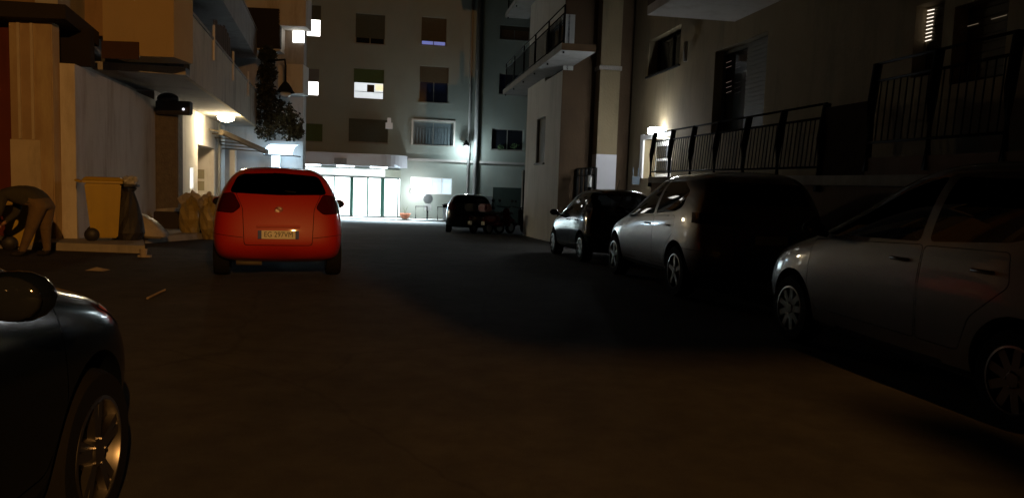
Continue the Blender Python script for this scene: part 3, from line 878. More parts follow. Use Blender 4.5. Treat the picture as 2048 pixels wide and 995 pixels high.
# things past the doorway: pipes, post, projecting beam
m = MB()
for du in (.2, .42):
    P0 = FL.pt(uZ(FL, 33.0) + du, -.7, .12); m.tube([P0, P0 + Vector((0, 0, 4.3))], .06, 8)
thing(m, 'drain_pipe', PIPE, 'pair of pale drain pipes on the left wall just past the lit doorway', 'pipe', FL.pt(uZ(FL, 33.0), -.7, .12), smooth=True)
m = MB(); a = at_depth(466, 378, 34); b = at_depth(466, 300, 34); m.box((a.x - .12, 33.9, -.8), (a.x + .12, 34.1, b.z)); 
thing(m, 'gate_post', PL_W, 'square pale post standing behind the red car, by the left wall', 'post', (a.x, 34, -.8))
m = MB(); a = at_depth(443, 264, 31); b = at_depth(534, 304, 35)
dv = (b - a); 
m.hexa([a + Vector((-.07, 0, -.1)), b + Vector((-.07, 0, -.1)), b + Vector((.07, 0, -.1)), a + Vector((.07, 0, -.1)), a + Vector((-.07, 0, .1)), b + Vector((-.07, 0, .1)), b + Vector((.07, 0, .1)), a + Vector((.07, 0, .1))])
for k in range(6):
    t = k / 5; c = a.lerp(b, t); w_ = FL.pt(uZ(FL, c.y), c.z + .1, .02)
    m.tube([c, w_], .03, 6)
thing(m, 'pergola_beam', mat('old_wood', (.16, .12, .07), .85, var=.3, scale=8), 'slanting wooden canopy beam above the left shopfront', 'beam', a)

# jutting wing at the end of the left block
WB = root('corner_building', (-12, 37, -.8), 'grey corner building with stacked balconies at the far end of the left side', 'building')
x0 = at_depth(512, 200, 37).x; x1 = at_depth(604, 200, 37).x
WF = Facade((x0 - 3, 37), (1, .05), (0, -1))
h = []
m = MB(); WF.wall(m, 0, x1 - x0 + 3, -1.5, 14, w=0, thick=.6); m.build('wall', PL_G, WB)
for (ya, yb_, xa, xb, ww) in ((128, 186, 556, 606, 1.2), (-30, 52, 558, 612, 1.2), (-30, 100, 470, 560, 1.0)):
    u0, u1, v0, v1 = WF.rect(xa, ya, xb, yb_, ww)
    m = MB(); WF.box(m, u0, u1, v0, v0 + .16, 0.003, ww); sl = m.build('balcony_slab', PL_W, WB)
    m = MB(); WF.box(m, u0, u1 + .003, v0 + .163, v1, ww - .12, ww); WF.box(m, u1 - .12, u1, v0 + .163, v1 - .003, .003, ww - .12); m.build('parapet', PL_W, sl)
for (xa, ya, xb, yb_, mt) in ((592, 246, 601, 268, emit('cold_window', (.7, .85, 1), .35)),):
    u0, u1, v0, v1 = WF.rect(xa, ya, xb, yb_, 0)
    m = MB(); WF.box(m, u0, u1, v0, v1, .003, .02); m.build('window', mt, WB)
u0, u1, v0, v1 = WF.rect(583, 55, 606, 83, .3)
m = MB(); WF.box(m, u0, u1, v0, v1, .003, .03); m.build('window', emit('lit_window_white', (1, .98, .92), 4), WB)
u0, u1, v0, v1 = WF.rect(478, 16, 560, 95, 1.2)
m = MB(); WF.box(m, u0, u1, v0, v1, .9, 1.2); m.build('awning_blind', mat('dark_blind', (.02, .015, .012), .9), WB)

# climbing plant hanging down the corner building
def foliage(name, boxes, n, label, cat, mt, loc, size=.12):
    m = MB()
    for c, r in boxes:
        for _ in range(n):
            d = Vector((random.gauss(0, 1), random.gauss(0, 1), random.gauss(0, 1))); d.normalize()
            p = Vector(c) + Vector((d.x * r[0], d.y * r[1], d.z * r[2])) * random.random() ** .4
            a = Vector((random.uniform(-1, 1), random.uniform(-1, 1), random.uniform(-1, 1))).normalized() * size * random.uniform(.6, 1.3)
            b = a.cross(Vector((random.uniform(-1, 1), random.uniform(-1, 1), random.uniform(-1, 1)))).normalized() * size * .45
            m.add([p - a, p + b, p + a, p - b], [(0, 1, 2, 3)])
    for (c0, r0), (c1, r1) in zip(boxes[:-1], boxes[1:]):
        for k in range(3):
            d = Vector((random.uniform(-.2, .2), random.uniform(-.2, .2), 0))
            m.tube([Vector(c0) + d, Vector(c0).lerp(Vector(c1), .5) + d * 1.6, Vector(c1) + d], .02, 5)
    return thing(m, name, mt, label, cat, loc)
bx = []
for (px, py, rr) in ((535, 110, .4), (535, 145, .45), (530, 185, .55), (538, 215, .7), (560, 235, .8), (580, 250, .7), (535, 250, .7), (592, 262, .35)):
    c = at_depth(px, py, 35.6); bx.append((c, (rr, .5, rr * 1.1)))
foliage('climbing_plant', bx, 420, 'dark climbing plant hanging down the corner building beside the street lantern', 'plant', LEAF, at_depth(550, 250, 35.6), .12)

# street lantern on an arm
c = at_depth(571, 172, 34.5); a = at_depth(538, 140, 36.8)
LN = root('street_lantern', (a.x, 36.8, a.z), 'unlit bell-shaped street lantern hanging from a curved arm before a pale balcony', 'lantern')
m = MB(); m.tube([Vector((a.x, 36.8, a.z)), Vector((a.x + .3, 35.6, a.z + .25)), Vector((c.x - .1, 34.7, a.z + .2)), Vector((c.x, 34.5, a.z - .1)), Vector((c.x, 34.5, c.z + .25))], .045, 8); m.build('arm', IRON, LN, smooth=True)
m = MB(); m.lathe(Vector((c.x, 34.5, c.z - .3)), [(.42, 0), (.34, .1), (.26, .26), (.14, .42), (.05, .5), (.03, .62)], 20); m.build('shade', IRON, LN, smooth=True)
m = MB(); m.sphere(Vector((c.x, 34.5, c.z - .36)), .26, 14, (1, 1, .6)); m.build('globe', mat('lamp_globe', (.5, .52, .55), .15, var=.1, coat=1), LN, smooth=True)

# lit shop awning
a0 = at_depth(533, 300, 36); a1 = at_depth(590, 300, 36)
AW = root('shop_awning', (a0.x, 36.9, a0.z), 'small shop awning glowing white-blue from the lamp under it, above the red car', 'awning')
zt = at_depth(560, 287, 36).z; zb_ = at_depth(560, 311, 36).z
m = MB(); n_ = 6; vs = []
for i in range(n_ + 1):
    t = i / n_ * PI / 2
    y_ = 36.9 - math.sin(t) * 1.3; z_ = zb_ + math.cos(t) * (zt - zb_)
    vs += [(a0.x, y_, z_), (a1.x, y_, z_)]
m.add(vs, [(2 * i, 2 * i + 1, 2 * i + 3, 2 * i + 2) for i in range(n_)]); 
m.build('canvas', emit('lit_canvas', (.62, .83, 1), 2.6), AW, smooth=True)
m = MB(); m.tube([(a0.x, 36.9, zb_), (a0.x, 35.6, zb_)], .03, 6); m.tube([(a1.x, 36.9, zb_), (a1.x, 35.6, zb_)], .03, 6); m.tube([(a0.x, 35.6, zb_), (a1.x, 35.6, zb_)], .03, 6); m.build('frame', IRON, AW)
s0 = at_depth(553, 320, 36.4)
m = MB(); m.box((s0.x - .22, 36.3, s0.z - .35), (s0.x + .18, 36.4, s0.z + .2)); sg = m.build('light_box', emit('lit_box', (.6, .82, 1), .9), AW)

# ================================================================== FAR APARTMENT BUILDING
FB = root('apartment_block', (-6, 46, gz(46)), 'tall building closing the street, rows of shuttered windows over a lit entrance', 'building')
far = []   # rect, shutter share, shutter material, pane material, panes, frame
LITW = emit('lit_window_white', (1, .98, .92), 4)
def fr(*a): return FF.rect(*a)
E_in = emit('lit_room', (.85, .93, .98), .8)
far.append((fr(608, 247, 645, 283), .97, GREENS, DGLASS, 2))
far.append((fr(697, 238, 776, 285), .97, DARKS, DGLASS, 3))
far.append((fr(827, 244, 906, 290), 0, None, DGLASS, 2))
far.append((fr(983, 258, 1047, 300), 0, None, DGLASS, 2))
far.append((fr(606, 137, 638, 191), .48, BLUES, LITW, 1))
far.append((fr(707, 138, 768, 198), .46, GREENS, E_in, 1))
far.append((fr(839, 133, 897, 205), .44, BROWNS, mat('blue_glass', (.012, .018, .05), .1), 2))
far.append((fr(612, 10, 642, 73), .46, DARKS, LITW, 1))
far.append((fr(711, 28, 770, 88), .8, DARKS, DGLASS, 2))
far.append((fr(843, 35, 893, 91), .85, BROWNS, emit('blue_lit_strip', (.16, .24, .7), .5), 2))
far.append((fr(998, 148, 1056, 190), 0, None, mat('blue_glass', (.012, .018, .05), .1), 2))
far.append((fr(1000, 52, 1060, 80), .3, BROWNS, mat('orange_panel', (.16, .09, .05), .6), 2))
ent = FF.rect(596, 352, 800, 438)
ent = (ent[0], ent[1], gz(46) + .12, ent[3])
low = FF.rect(821, 355, 904, 388)
uu0 = FF.uv(430, 300)[0]; uu1 = FF.uv(1110, 300)[0]
m = MB()
FF.wall(m, uu0, uu1, -2.2, 15, holes=[f[0] for f in far] + [ent, low], depth=.3, thick=.6)
m.build('wall', PL_F, FB)
for r_, sh, sm_, pm_, pn in far:
    window(FF, r_, FB, shut=sh, shut_mat=sm_, pane_mat=pm_, panes=pn, frame_mat=mat('pale_frame', (.2, .2, .18), .6), bar=.05)
# interior of the lit middle window: warm wall and dark cupboard behind the pane
u0, u1, v0, v1 = fr(707, 166, 768, 198)
m = MB(); FF.box(m, u0 + (u1 - u0) * .72, u1 - .06, v0 + .55, v1 - .05, -.168, -.15); m.build('lit_curtain', emit('warm_curtain', (1, .85, .5), 1.1), FB)
m = MB(); FF.box(m, u0 + (u1 - u0) * .44, u0 + (u1 - u0) * .68, v0 + .45, v1 - .08, -.168, -.152); FF.box(m, u0 + .08, u1 - .06, v0 + .42, v0 + .45, -.168, -.145); m.build('cupboard', mat('cupboard', (.05, .035, .02), .6), FB)
# grille and frame of the large mezzanine window
u0, u1, v0, v1 = fr(826, 243, 907, 291)
m = MB()
for a in ((u0 - .1, u0, v0, v1 + .1), (u1, u1 + .1, v0, v1 + .1), (u0, u1, v1, v1 + .1)): FF.box(m, *a, .003, .06)
m.build('window_surround', WHITEP if False else PL_W, FB)
m = MB()
for i in range(14):
    u = u0 + (u1 - u0) * (i + .5) / 14; m.tube([FF.pt(u, v0, -.05), FF.pt(u, v0 + (v1 - v0) * .72, -.05)], .02, 5)
FF.box(m, u0, u1, v0, v1, -.16, -.15)
m.build('window_grille', mat('blue_grey_grille', (.09, .12, .13), .6), FB)
u0, u1, v0, v1 = fr(983, 258, 1047, 300)
for k, (px, py) in enumerate(((1001, 295), (1029, 292))):
    c = FF.pt(*FF.uv(px, py), .02)
    foliage('potted_plant', [(c, (.22 + .1 * k, .1, .2))], 70, ('smaller left' if k == 0 else 'larger right') + ' green plant on the sill of the dark lower right window', 'plant', LEAF2, c, .07)
# string course and drain pipes
u0, u1, v0, v1 = FF.rect(815, 318, 936, 323)
m = MB(); FF.box(m, u0, uu1, v0, v0 + .14, .003, .12); m.build('string_course', PL_G, FB)
for px in (938, 952):
    u = FF.uv(px, 250)[0]
    m = MB(); m.tube([FF.pt(u, -1.3, .16), FF.pt(u, 14.5, .16)], .13 if px == 952 else .08, 10)
    thing(m, 'drain_pipe', PIPE, ('thicker right-hand' if px == 952 else 'thinner left-hand') + ' drain pipe of the pair running up the far building', 'pipe', FF.pt(u, -1.3, .16), smooth=True)
m = MB(); u0, u1, v0, v1 = FF.rect(771, 246, 785, 258); FF.box(m, u0, u1, v0, v1, .05, .3); FF.box(m, u0 + .1, u1 - .1, v1, v1 + .3, .1, .16)
thing(m, 'air_conditioner', emit('glowing_box', (.8, .82, .85), .10), 'small white box fixed beside the dark shuttered window above the entrance canopy', 'wall box', FF.pt(u0, v0, .05))  # white box given a faint glow of its own
# ribbon window with four panes
u0, u1, v0, v1 = low
m = MB()
for a in ((u0, u1, v0, v0 + .05), (u0, u1, v1 - .05, v1)): FF.box(m, *a, -.2, -.12)
for i in range(5):
    c = u0 + (u1 - u0) * i / 4; FF.box(m, c - .03, c + .03, v0 + .05, v1 - .05, -.2, -.12)
rw_ = m.build('ribbon_window', WHITEP, FB)
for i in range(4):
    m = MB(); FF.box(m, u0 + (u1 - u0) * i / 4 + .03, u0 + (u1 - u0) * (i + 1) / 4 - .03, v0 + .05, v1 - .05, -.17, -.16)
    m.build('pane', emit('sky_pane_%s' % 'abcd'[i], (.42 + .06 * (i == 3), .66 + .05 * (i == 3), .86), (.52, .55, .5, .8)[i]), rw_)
# entrance: lobby, glazing, green posts, lintel, canopy
u0, u1, v0, v1 = ent
m = MB()
Pf = FF.pt
m.quad(Pf(u0, v0 - .003, -.3), Pf(u1, v0 - .003, -.3), Pf(u1, v0 - .003, -4), Pf(u0, v0 - .003, -4))
m.quad(Pf(u0, v0, -4), Pf(u1, v0, -4), Pf(u1, v1 + .3, -4), Pf(u0, v1 + .3, -4))
m.quad(Pf(u0, v0, -.61), Pf(u0, v0, -4), Pf(u0, v1 + .3, -4), Pf(u0, v1 + .3, -.61))
m.quad(Pf(u1, v0, -.61), Pf(u1, v0, -4), Pf(u1, v1 + .3, -4), Pf(u1, v1 + .3, -.61))
m.quad(Pf(u0, v1 + .3, -.61), Pf(u1, v1 + .3, -.61), Pf(u1, v1 + .3, -4), Pf(u0, v1 + .3, -4))
v1_lobby = v1 + .2
m.build('lobby', mat('lobby_white', (.8, .82, .8), .6, var=.05), FB)
for k in range(3):
    c = u0 + (u1 - u0) * (k + .5) / 3
    m = MB(); FF.box(m, c - .8, c + .8, v1 + .22, v1 + .27, -2.6, -1.6); m.build('ceiling_light', emit('lobby_tube', (.86, .97, 1), 40), FB)
m = MB()
FF.box(m, u0, u1, v0, v0 + .07, -.22, -.14); FF.box(m, u0, u1, v1 - .07, v1, -.22, -.14)
gl = m.build('entrance_glazing', mat('dark_frame', (.08, .09, .09), .5), FB)
m = MB(); FF.box(m, u0, u1, v0 + .07, v1 - .07, -.185, -.18); m.build('pane', WGLASS, gl)
for px, wd in ((668, .035), (703, .10), (735, .045), (765, .12), (796, .04)):
    u = FF.uv(px, 395)[0]
    m = MB(); FF.box(m, u - wd, u + wd, v0 + .07, v1 - .07, -.24, -.12); m.build('door_post', GREENP if px != 796 else mat('dark_frame', (.08, .09, .09), .5), gl)
ua, ub, va, vb = FF.rect(596, 336, 770, 351)
m = MB(); FF.box(m, ua, ub, va + .02, vb, .003, .35); m.build('lit_lintel', mat('lintel_white', (.8, .8, .78), .5, var=.04), FB)
uc = FF.rect(770, 336, 801, 352); m = MB(); FF.box(m, ub + .003, uc[1], va + .02, vb, .003, .30); m.build('lintel_end', mat('lintel_shaded', (.22, .24, .19), .7), FB)  # shade on the lintel's end put into its olive colour
# canopy with a rounded right end
u_l = FF.uv(430, 320, 1.9)[0]; u_r = FF.uv(815, 320, .2)[0]
vt = FF.uv(700, 306, 1.9)[1]; vbm = FF.uv(700, 331, 1.9)[1]
prof = [(u_l, .003), (u_l, 1.9)] + [(u_r - 1.9 + 1.9 * math.sin(t), 1.9 * math.cos(t)) for t in [PI / 2 * i / 10 for i in range(11)]]
prof[-1] = (u_r, .003)
k = len(prof)
m = MB(); m.add([Pf(u, vbm, w) for u, w in prof] + [Pf(u, vt, w) for u, w in prof], [tuple(range(k)), tuple(range(2 * k - 1, k - 1, -1))] + [(i, (i + 1) % k, k + (i + 1) % k, k + i) for i in range(k)])
cn = m.build('canopy', mat('canopy_paint', (.50, .53, .58), .5, var=.12, scale=.6), FB)
for k in range(4):
    c = u_l + (u_r - u_l) * (.30 + .18 * k)
    m = MB(); FF.box(m, c - .5, c + .5, vbm - .06, vbm - .004, .7, 1.2); m.build('canopy_light', emit('canopy_tube', (.86, .96, 1), 14), cn)
m = MB(); u_, v_ = FF.uv(681, 322, 1.91); FF.box(m, u_ - .35, u_ + .35, v_ - .17, v_ + .17, 1.905, 1.95); m.build('house_number_panel', mat('dim_panel', (.2, .2, .2), .6), cn)
m = MB(); m.box((0, 0, 0), (0, 0, 0))
m = MB(); a = FF.uv(430, 430)[0]; b = FF.uv(905, 430)[0]
FF.box(m, a, b, gz(46) - .4, gz(46) + .12, .003, 1.3)
tag(m.build('forecourt_step', mat('pale_step', (.6, .6, .58), .8, var=.1)), kind='structure')
# lower right corner: grey gate and garage shutter
u0, u1, v0, v1 = FF.rect(985, 375, 1046, 445)
m = MB(); slat_shutter(FF, m, u0, u1, gz(47), v1, .01, .18); m.build('garage_shutter', mat('garage_green', (.015, .03, .024), .8), FB)
m = MB(); FF.box(m, FF.uv(950, 400)[0], FF.uv(984, 400)[0], gz(47), FF.uv(960, 392)[1], .003, .08); m.build('dado', BLUES, FB)
# wall lantern on the pipes
c = FF.pt(*FF.uv(930, 292), .55)
WL = root('wall_lantern', FF.pt(*FF.uv(930, 292), 0), 'small black lantern on the far building beside the drain pipes', 'lantern')
m = MB(); m.tube([FF.pt(*FF.uv(930, 284), 0), c + Vector((0, 0, .28))], .03, 6); m.build('arm', IRON, WL)
m = MB(); m.lathe(c, [(.22, 0), (.18, .1), (.08, .26), (.03, .34)], 14); m.build('shade', IRON, WL, smooth=True)
m = MB(); m.sphere(c - Vector((0, 0, .08)), .12, 10); m.build('globe', emit('lantern_globe', (.9, .97, 1), 5), WL, smooth=True)
lantern_at = c - Vector((0, .35, .3))
# globe lamp at the ribbon window
c = FF.pt(*FF.uv(826, 382), .25)
m = MB(); m.sphere(c, .14, 12); m.tube([c, FF.pt(*FF.uv(826, 382), 0)], .025, 6)
thing(m, 'globe_lamp', emit('globe_light', (1, 1, .97), 6), 'small lit globe lamp at the left corner of the four-pane window', 'lamp', c, smooth=True)

# forecourt furniture
def G(px, py): return on_ground(px, py)
c = FF.pt(FF.uv(853, 420)[0], gz(45) + .0, 1.0); c.z = gz(c.y) + .12
SP = root('road_sign', c, 'round grey road sign over a white plate on a thin forecourt post', 'sign')
zt = at_depth(852, 397, c.y).z
m = MB(); m.tube([c, Vector((c.x, c.y, zt + .25))], .03, 8); m.build('post', IRON, SP)
m = MB(); m.lathe(Vector((c.x, c.y - .04, zt)), [(0, 0), (.29, 0), (.3, .012), (.29, .025), (0, .025)], 24, axis=(0, -1, 0)); m.build('disc', mat('sign_grey', (.12, .13, .13), .5), SP)
m = MB(); m.box((c.x - .2, c.y - .07, zt - .72), (c.x + .2, c.y - .045, zt - .32)); m.build('plate', WHITEP, SP)
for (xa, xb, yt, lab) in ((829, 851, 412, 'low tubular barrier left of the road sign post on the forecourt'), (872, 890, 413, 'low tubular barrier beside the grey litter bin on the forecourt')):
    a = FF.pt(FF.uv(xa, 420)[0], 0, 1.1); b = FF.pt(FF.uv(xb, 420)[0], 0, 1.1)
    zt = at_depth(xa, yt, a.y).z
    m = MB(); m.tube([(a.x, a.y, gz(a.y) + .1), (a.x, a.y, zt), (b.x, b.y, zt), (b.x, b.y, gz(b.y) + .1)], .035, 8)
    thing(m, 'barrier', IRON, lab, 'barrier', (a.x, a.y, gz(a.y) + .1), 'tubular barriers on the forecourt')
c = FF.pt(FF.uv(808, 436)[0], 0, 1.0); c.z = gz(c.y) + .12
PB = root('planter', c, 'shallow terracotta bowl with a thin plant standing at the entrance step', 'planter')
m = MB(); m.lathe(c, [(.0, 0), (.2, 0), (.33, .26), (.36, .27), (.36, .31), (.30, .31), (.28, .2), (0, .2)], 24); m.build('bowl', TERRA, PB, smooth='auto')
m = MB()
for i in range(9):
    a = random.uniform(0, 6.28); m.tube([c + Vector((0, 0, .2)), c + Vector((math.cos(a) * .06, math.sin(a) * .06, .5)), c + Vector((math.cos(a) * .15, math.sin(a) * .15, random.uniform(.6, .85)))], .008, 4, .003)
m.build('plant', LEAF2, PB)
c = FF.pt(FF.uv(890, 430)[0], 0, 1.0); c.z = gz(c.y) + .12
LBN = root('litter_bin', c, 'grey litter bin on the forecourt behind the black car', 'bin')
m = MB(); m.lathe(c, [(0, 0), (.24, 0), (.28, .85), (.26, .87), (0, .87)], 20); m.build('bin_body', mat('bin_grey', (.13, .14, .14), .6), LBN, smooth='auto')
m = MB(); m.lathe(c, [(.3, .86), (.31, .9), (.2, .97), (0, 1.0)], 20); m.build('bin_lid', IRON, LBN, smooth='auto')

# ================================================================== RIGHT APARTMENT BLOCK
RB = root('apartment_block', (5, 14, 0), 'dim apartment block with raised railed terrace along the right side of the street', 'building')
TV = 1.66
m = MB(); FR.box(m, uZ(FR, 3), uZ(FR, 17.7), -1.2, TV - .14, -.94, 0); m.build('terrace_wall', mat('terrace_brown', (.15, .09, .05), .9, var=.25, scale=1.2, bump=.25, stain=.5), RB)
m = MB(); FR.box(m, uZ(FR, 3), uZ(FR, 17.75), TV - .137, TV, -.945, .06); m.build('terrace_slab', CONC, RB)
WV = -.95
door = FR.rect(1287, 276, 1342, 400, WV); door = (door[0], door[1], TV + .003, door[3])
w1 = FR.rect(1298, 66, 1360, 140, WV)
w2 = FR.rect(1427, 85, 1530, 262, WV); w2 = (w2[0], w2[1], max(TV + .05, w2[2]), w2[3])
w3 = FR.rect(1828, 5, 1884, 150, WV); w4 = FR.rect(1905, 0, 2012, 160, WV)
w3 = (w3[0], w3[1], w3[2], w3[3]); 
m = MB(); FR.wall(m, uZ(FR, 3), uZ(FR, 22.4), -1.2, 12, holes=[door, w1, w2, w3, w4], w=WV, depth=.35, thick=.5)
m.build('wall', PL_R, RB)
window(FR, w1, RB, w=WV, panes=2, depth=.3, frame_mat=IRON)
wf = window(FR, w2, RB, w=WV, panes=2, depth=.25, sill=False, shut=.0, frame_mat=mat('slate_frame', (.05, .06, .06), .5), bar=.07)
m = MB(); slat_shutter(FR, m, w2[0] + .05, (w2[0] + w2[1]) / 2 - .05, w2[2] + .05, w2[3] - .05, WV - .17, .09); m.build('shutter', mat('slate_shutter', (.07, .08, .085), .6), wf)
for r_ in (w3, w4):
    wf = window(FR, r_, RB, w=WV, panes=1, depth=.25, sill=False, frame_mat=BROWNS)
    m = MB(); slat_shutter(FR, m, r_[0] + .06, r_[1] - .06, r_[2] + .06, r_[3] - .06, WV - .20, .10); m.build('shutter', BROWNS, wf)
# light through the slats of the near shutter
m = MB()
for i in range(9):
    py = 22 + i * 7.5
    a = FR.uv(1846, py + 2, WV - .17); b = FR.uv(1869 - i * .8, py - 3, WV - .17)
    m.quad(FR.pt(a[0], a[1] - .006, WV - .17), FR.pt(b[0], b[1] - .006, WV - .17), FR.pt(b[0], b[1] + .006, WV - .17), FR.pt(a[0], a[1] + .006, WV - .17))
m.build('lit_slats', emit('slat_light', (1, .86, .72), 1.6), RB)
for x0_, y0_, x1_, y1_ in ((1982, 39, 2014, 30), (1935, 53, 1957, 47)):
    m = MB()
    a = FR.uv(x0_, y0_, WV - .17); b = FR.uv(x1_, y1_, WV - .17)
    m.quad(FR.pt(a[0], a[1] - .004, WV - .17), FR.pt(b[0], b[1] - .004, WV - .17), FR.pt(b[0], b[1] + .004, WV - .17), FR.pt(a[0], a[1] + .004, WV - .17))
    m.build('faint_slat', emit('faint_slat', (1, .75, .5), .12), RB)
m = MB()
for i in range(7):
    if i in (2, 3): continue
    a = FR.uv(1452, 126 + i * 10, WV - .14); b = FR.uv(1463, 122 + i * 10, WV - .14)
    m.quad(FR.pt(a[0], a[1] - .005, WV - .14), FR.pt(b[0], b[1] - .005, WV - .14), FR.pt(b[0], b[1] + .005, WV - .14), FR.pt(a[0], a[1] + .005, WV - .14))
m.build('slat_reflections', emit('slat_reflection', (.8, .5, .4), .10), RB)  # reflections on the slats painted in as faintly glowing strips
# entrance door in its white alcove
u0, u1, v0, v1 = door
m = MB(); FR.box(m, u0, u1, v0, v1, WV - .36, WV - .33)
dd = m.build('entrance_door', WHITEP, RB)
m = MB()
for i in range(2):
    for j in range(2):
        a = u0 + .1 + (u1 - u0 - .15) * i / 2; b = v0 + .15 + (v1 - v0 - .25) * j / 2
        FR.box(m, a, a + (u1 - u0) / 2 - .15, b, b + (v1 - v0) / 2 - .2, WV - .33, WV - .322)
m.build('door_pane', DGLASS, dd)
m = MB(); FR.box(m, u1 - .005, u1 + .25, v0, v1 + .15, WV + .003, WV + .05); FR.box(m, u0 - .1, u1 - .005, v1, v1 + .12, WV + .003, WV + .05); m.build('door_surround', mat('white_render', (.7, .7, .7), .7, var=.05), RB)
# wall lamp over the door
lc = FR.pt(*FR.uv(1316, 262, WV + .15), WV + .15)
WLM = root('wall_lamp', lc, 'glaring white wall lamp above the terrace entrance door', 'lamp')
m = MB(); m.box(lc - Vector((.24, .15, .075)), lc + Vector((.20, .15, .085))); m.build('diffuser', emit('lamp_white', (.95, .98, 1), 40), WLM, bevel=.02)
m = MB(); FR.box(m, *[FR.uv(1316, 262, WV + .05)[0] + k for k in (-.12, .12)], lc.z - .06, lc.z + .1, WV + .003, WV + .06); m.build('bracket', IRON, WLM)
# railings of the terrace
railing(FR, RB, FR.uv(1642, 300)[0], FR.uv(1305, 300)[0], TV + .02, TV + 1.02, .02, 'terrace_railing', .12, 1.15, -.07, post=.055)
railing(FR, RB, FR.uv(2020, 220)[0], FR.uv(1745, 220)[0], TV + .30, TV + 1.40, .02, 'terrace_railing', .12, .95, -.05, post=.055)
m = MB(); FR.box(m, uZ(FR, 5), FR.uv(1742, 250)[0], TV + .003, TV + .22, -.4, .04); m.build('raised_kerb', mat('terrace_brown', (.15, .09, .05)), RB)
# solid dark storage screen between the two railings
u0, u1 = FR.uv(1744, 250)[0], FR.uv(1640, 250)[0]
m = MB(); FR.box(m, u0 + .05, u1 - .05, TV + .003, TV + .95, -.06, .0); m.build('screen_panel', mat('screen_brown', (.03, .018, .01), .95, var=.3, spec=.05), RB)
# corner pier with white painted foot
a = FR.uv(1196, 250, .1)[0]; b = a + .5
m = MB(); FR.box(m, a, b, -1, 12, -.50, .1); cp = m.build('corner_pier', PL_R, RB)
vv = FR.uv(1218, 305, .1)[1]
m = MB(); FR.box(m, a - .006, b + .004, -1, vv, -.504, .106); m.build('painted_foot', mat('white_foot', (.62, .62, .66), .8, var=.08), cp)
m = MB(); FR.box(m, a - .03, b + .03, FR.uv(1218, 130, .1)[1], FR.uv(1218, 130, .1)[1] + .12, -.54, .14); m.build('moulding', CONC, cp)
# balcony slab above the door
m = MB(); FR.box(m, uZ(FR, 11.2), uZ(FR, 15.8), 4.9, 5.08, WV, .95); bs = m.build('balcony_slab', PL_W, RB)
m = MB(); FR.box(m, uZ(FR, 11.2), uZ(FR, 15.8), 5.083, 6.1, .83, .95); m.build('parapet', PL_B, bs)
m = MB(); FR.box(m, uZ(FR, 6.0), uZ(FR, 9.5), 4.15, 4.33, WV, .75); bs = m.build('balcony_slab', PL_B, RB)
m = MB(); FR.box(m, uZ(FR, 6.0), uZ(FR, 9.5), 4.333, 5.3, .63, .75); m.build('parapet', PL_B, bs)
u = FR.uv(1372, 90, WV + .1)[0]
m = MB(); m.tube([FR.pt(u, FR.uv(1372, 122, WV + .1)[1], WV + .1), FR.pt(u, 4.9, WV + .1)], .05, 8)
thing(m, 'vent_pipe', PIPE, 'short pale vent pipe beside the dark square window on the right-hand block', 'pipe', FR.pt(u, 4.3, WV + .1), smooth=True)
a = FR.uv(1271, 360, WV + .2); c = FR.pt(a[0], a[1], WV + .2)
m = MB(); m.box(c - Vector((.1, .08, .12)), c + Vector((.1, .08, .10)))
for dx in (-.07, .06): m.tube([c + Vector((dx, 0, .1)), c + Vector((dx * 1.2, 0, .34))], .016, 6)
thing(m, 'meter_box', mat('meter_grey', (.06, .08, .1), .5), 'small dark meter box on the wall left of the lit terrace door', 'box', c)

# projecting wing farther down the right side
RW = root('apartment_wing', (1, 25, gz(25)), 'pale wing with cantilevered balconies beyond the right-hand terrace', 'building')
WW = 1.1
uw0, uw1 = uZ(FR, 22.7), uZ(FR, 28.4)
sl = FR.rect(1073, 236, 1090, 326, WW)
sl2 = FR.rect(1092, 48, 1128, 150, WW)
m = MB(); FR.wall(m, uw0, uw1, -1.5, 14, holes=[sl, sl2], w=WW, depth=.3, thick=5); m.build('wall', mat('plaster_pale_wing', (.46, .47, .46), .9, var=.12, scale=1.2, bump=.15, stain=.35), RW)
window(FR, sl, RW, w=WW, panes=1, pane_mat=BROWNS, frame_mat=BROWNS, depth=.1, bar=.03)
window(FR, sl2, RW, w=WW, panes=2, frame_mat=mat('slate_frame', (.05, .06, .06)), depth=.15, sill=False)
m = MB(); FR.box(m, uw0 - .02, uw0 - .003, -1.5, 14, -2, WW + .003); m.build('end_wall', PL_B, RW)
for vv, nm in ((4.9, 'a'), (7.9, 'b'), (11, 'c')):
    m = MB(); FR.box(m, uZ(FR, 20.2), uZ(FR, 30.6), vv, vv + .18, .8, 1.72); bs = m.build('balcony_slab', mat('slab_underside', (.27, .275, .27), .9, var=.15, stain=.4), RW)
    m = MB(); FR.box(m, uZ(FR, 20.2) - .006, uZ(FR, 20.2) - .002, vv, vv + .18, .8, 1.72); m.build('slab_edge', mat('edge_lamplit', (.2, .12, .06), .9), bs)  # orange lamplight on the slab's near end put into this skin's colour
    railing(FR, bs, uZ(FR, 20.4), uZ(FR, 30.5), vv + .2, vv + 1.2, 1.62, 'railing', .17, 2.0)
# low fence in the recess in front of the wing
u0, u1 = uZ(FR, 20.6), uZ(FR, 22.6)
railing(FR, RW, u0, u1, .9, 1.9, .55, 'recess_fence', .22, .5, post=.05)
m = MB(); FR.box(m, u0, u1, -1, .7, .2, .5); m.build('recess_wall', PL_B, RW)
m = MB(); a = FR.uv(1179, 362, .6); FR.box(m, a[0] - .1, a[0] + .1, a[1] - .16, a[1] + .16, .56, .62)
thing(m, 'wall_box', WHITEP, 'small white box on the fence in front of the brown end wall', 'box', FR.pt(a[0], a[1] - .16, .56))

